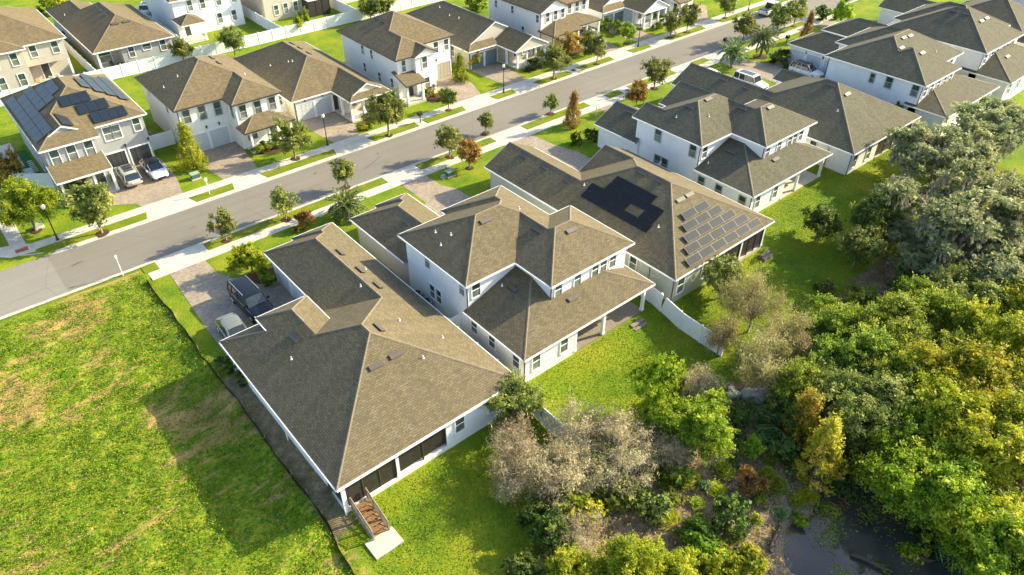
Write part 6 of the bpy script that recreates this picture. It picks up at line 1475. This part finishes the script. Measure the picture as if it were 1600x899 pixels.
# palmettos and other bladed plants
def blade_plant(seed, n=190, L=.9):
    rng = np.random.default_rng(seed); az = rng.random(n)*6.283; el = np.radians(15+65*rng.random(n)); U = np.stack([np.cos(az)*np.cos(el), np.sin(az)*np.cos(el), np.sin(el)], 1); l = L*(.7+.5*rng.random(n))
    C = np.concatenate([U*(l*.3)[:, None], U*(l*.78)[:, None]-np.array([0, 0, .08])]); U2 = np.concatenate([U, U*np.array([1, 1, .55])]); nr = np.cross(U2, np.cross(U2, np.array([0, 0, 1.0]))*-1)+rng.normal(size=(2*n, 3))*.2
    side_ = np.cross(U2, nr); return C, np.tile(l*.065, 2), nr, np.concatenate([rng.normal(.45, .15, n), rng.normal(.6, .15, n)]), -side_
_bp = {}
def blades(px, py, r, mat, label):
    k = 'b'+mat.name
    if k not in _bp: C, S, Nn, tt, up = blade_plant(3); _bp[k] = leaf_mesh('blades', C, S, Nn, tt, mat, elong=5.0, up=np.cross(Nn, np.cross(up, Nn)), seed=3)
    g = at(px, py, -1.2); t = empty('palmetto', (g.x, g.y, tz(g.x, g.y)), label, 'plant', 'spiky plants of the clearing', _rt.uniform(0, 6)); link('blades', _bp[k], t, scale=(r*1.3, r*1.3, r*1.1))
    s = MB(); s.tube([(0, 0, -.1), (0, 0, .15)], [.08, .05], 6); link('stem', s.mesh('stem', BARK), t)
for px, py, r, m_, lb in ((1190, 662, 1.2, L_BLUE, 'blue-green spiky clump right of the light round bush, upper'), (1212, 642, 1.0, L_BLUE, 'blue-green spiky clump below the large boulder'), (1178, 640, .9, L_BLUE, 'blue-green spiky clump directly under the large boulder'), (1200, 690, 1.2, L_BLUE, 'blue-green spiky clump, lowest of the blue group'), (1228, 660, .9, L_BLUE, 'blue-green spiky clump left of the rear cypress'),
        (1040, 813, .9, L_YEL, 'yellow-green star-shaped plant in the brown clearing'), (1070, 752, 1.0, L_YEL, 'yellow-green spiky plant at the foot of the thin bare tree'), (1212, 760, .9, L_MID, 'green spiky tuft in the middle of the clearing'), (1330, 705, .9, L_MID, 'green reedy tuft behind the upright grey-green bush'), (1300, 790, 1.1, L_MID, 'reedy tuft at the pond edge, left'), (1322, 778, .9, L_ORG, 'brown reedy tuft at the pond edge'),
        (1430, 810, .9, L_MID, 'green reed tuft standing in the pond'), (1130, 740, .8, L_BRI, 'light green tuft in the clearing'), (1160, 790, .7, L_BLUE, 'bluish tuft right of the dark leafy bush'), (1245, 780, .6, L_BRI, 'small tuft on the bare mud'), (1500, 880, 1.2, L_BLUE, 'bluish ferny clump at the lower right bank'), (1480, 860, 1.2, L_BLUE, 'bluish ferny clump over the water'), (1400, 830, .8, L_MID, 'reed tuft in the middle of the pond')): blades(px, py, r, m_, lb)
rg_ = random.Random(77)
for i, (px, py) in enumerate([(1052, 777), (1088, 790), (1098, 757), (1118, 770), (1148, 722), (1205, 722), (1190, 780), (1222, 800), (1180, 812), (1150, 838), (1068, 835), (1200, 745), (1240, 742), (1262, 775), (1110, 838), (1035, 758), (1250, 815), (1085, 868), (1160, 862), (1215, 690), (1248, 622), (1225, 622), (1160, 675), (1270, 622)]):
    m_ = (L_MID, L_BRI, L_BLUE, L_YEL, L_DARK)[i % 5]; nm = {'mid': 'mid green', 'bri': 'light green', 'blu': 'bluish', 'yel': 'yellowish', 'dar': 'dark'}[m_.name[:3]]
    r = rg_.uniform(.45, .8)
    if i % 2: blades(px, py, r, m_, ['low %s tuft among the dead leaves of the clearing', '%s spiky seedling in the clearing', 'small %s fan plant near the muddy edge'][i % 3] % nm)
    else: T('shrub', m_, px, py, r*.75, ['low %s sapling in the clearing', 'small %s bush on the brown ground', '%s leafy plant near the mud'][i % 3] % nm, cat='shrub', group='small plants of the clearing', seed=(2, 3)[i % 2])
# ground cover nobody could count
def scatter(name, n, region, mat, size, label, zoff=.03, upn=.5, tint=(.5, .2), seed=1, elong=1.0):
    rng = np.random.default_rng(seed); C = []
    x0, x1, y0, y1, fn = region; X = x0+(x1-x0)*rng.random(n*3); Y = y0+(y1-y0)*rng.random(n*3)
    for x, y in zip(X, Y):
        w = fn(x, y)
        if w > 0 and rng.random() < w: C.append((x, y, tz(x, y)+zoff*(.3+rng.random())))
        if len(C) >= n: break
    C = np.array(C); m_ = len(C); Nn = rng.normal(size=(m_, 3)); Nn[:, 2] = np.abs(Nn[:, 2])*.5+upn
    cl = np.sin(C[:, 0]*2.1+np.sin(C[:, 1]*1.7))*np.cos(C[:, 1]*2.6+C[:, 0]); tt = rng.normal(tint[0], tint[1], m_)+cl*.12
    me = leaf_mesh(name, C, size*(.5+rng.random(m_)), Nn, tt, mat, elong=elong, seed=seed); tag(link(name, me), label, kind='stuff')
def cl(x, y, s, o=0): return .5+.5*math.sin(x*s+o+1.7*math.sin(y*s*.7))*math.cos(y*s*1.3-o+math.sin(x*s*.5))
scatter('field_weeds', 170000, (-26, 8.7, 12, 62.5, lambda x, y: .10+.9*cl(x, y, 1.9)**1.2*(.45+.55*cl(y, x, .5, 2))), L_WEED, .06, 'low green weeds covering the field', zoff=.16, upn=.25, tint=(.45, .2))
scatter('dry_weeds', 14000, (-26, 8.6, 12, 62, lambda x, y: max(0, .05+cl(x*.6, y*1.8, 1.1, 2)-.55)*2), L_TAN, .045, 'dry straw among the weeds', zoff=.06, elong=1.6, seed=2)
def woods(x, y):
    e = 20.0+.5*math.sin(x*.9)+.8*math.sin(x*.37+1) - max(0, (x-70)*.25) - (max(0, 20-x)*.55)
    if y > e or pond_d(x, y) < 1.02: return 0
    return 1
scatter('undergrowth', 60000, (13, 95, -6, 28, lambda x, y: woods(x, y)*max(0, cl(x, y, .55, 1)-.28)*(.35 if 24 < x < 40 and y < 17 else 1.0)), L_MID, .11, 'leafy ground cover under the woodland trees', zoff=.45, seed=3)
scatter('undergrowth', 14000, (13, 60, -6, 22, lambda x, y: woods(x, y)*max(0, cl(x, y, .8, 3)-.45)), L_YEL, .08, 'yellow-green ground cover in sunny woodland spots', zoff=.35, seed=4)
scatter('leaf_litter', 40000, (13, 60, -6, 21, lambda x, y: woods(x, y)), L_TAN, .06, 'dry leaves and twigs on the brown clearing', zoff=.05, upn=1.5, seed=5, elong=1.8, tint=(.35, .3))
scatter('lawn_grass', 90000, (9.6, 92, 17, 33, lambda x, y: 0 if woods(x, y) or (10 < x < 24.1 and y > 28.2) or (26.2 < x < 40 and y > 29.4) or (42.3 < x < 56 and y > 28.6) or (58.7 < x < 72.6 and y > 32.3) or (74.7 < x < 89 and y > 30.7) else .9), L_LAWN, .045, 'grass blades of the back lawns', zoff=.05, seed=6, tint=(.62, .2))

rg = np.random.default_rng(8); C = []
for cx, cy, r_, n in ((37.5, 6.8, 1.4, 260), (39.5, 5.4, 1.3, 240), (33.4, 7.6, 1.0, 140), (36.2, 3.6, .7, 90), (38.6, 2.6, .9, 120), (31.8, 5.6, .8, 90), (35.0, 8.2, 1.2, 200)):
    for _ in range(n): C.append((cx+rg.normal()*r_*.5, cy+rg.normal()*r_*.5, -1.845+rg.random()*.02))
C = np.array(C); Nn = rg.normal(size=C.shape)*.12; Nn[:, 2] = 1
me = leaf_mesh('floating_plants', C, .05+.07*rg.random(len(C)), Nn, rg.normal(.5, .25, len(C)), L_MID, seed=8); tag(link('floating_plants', me), 'floating leaves and weeds on the pond', kind='stuff')
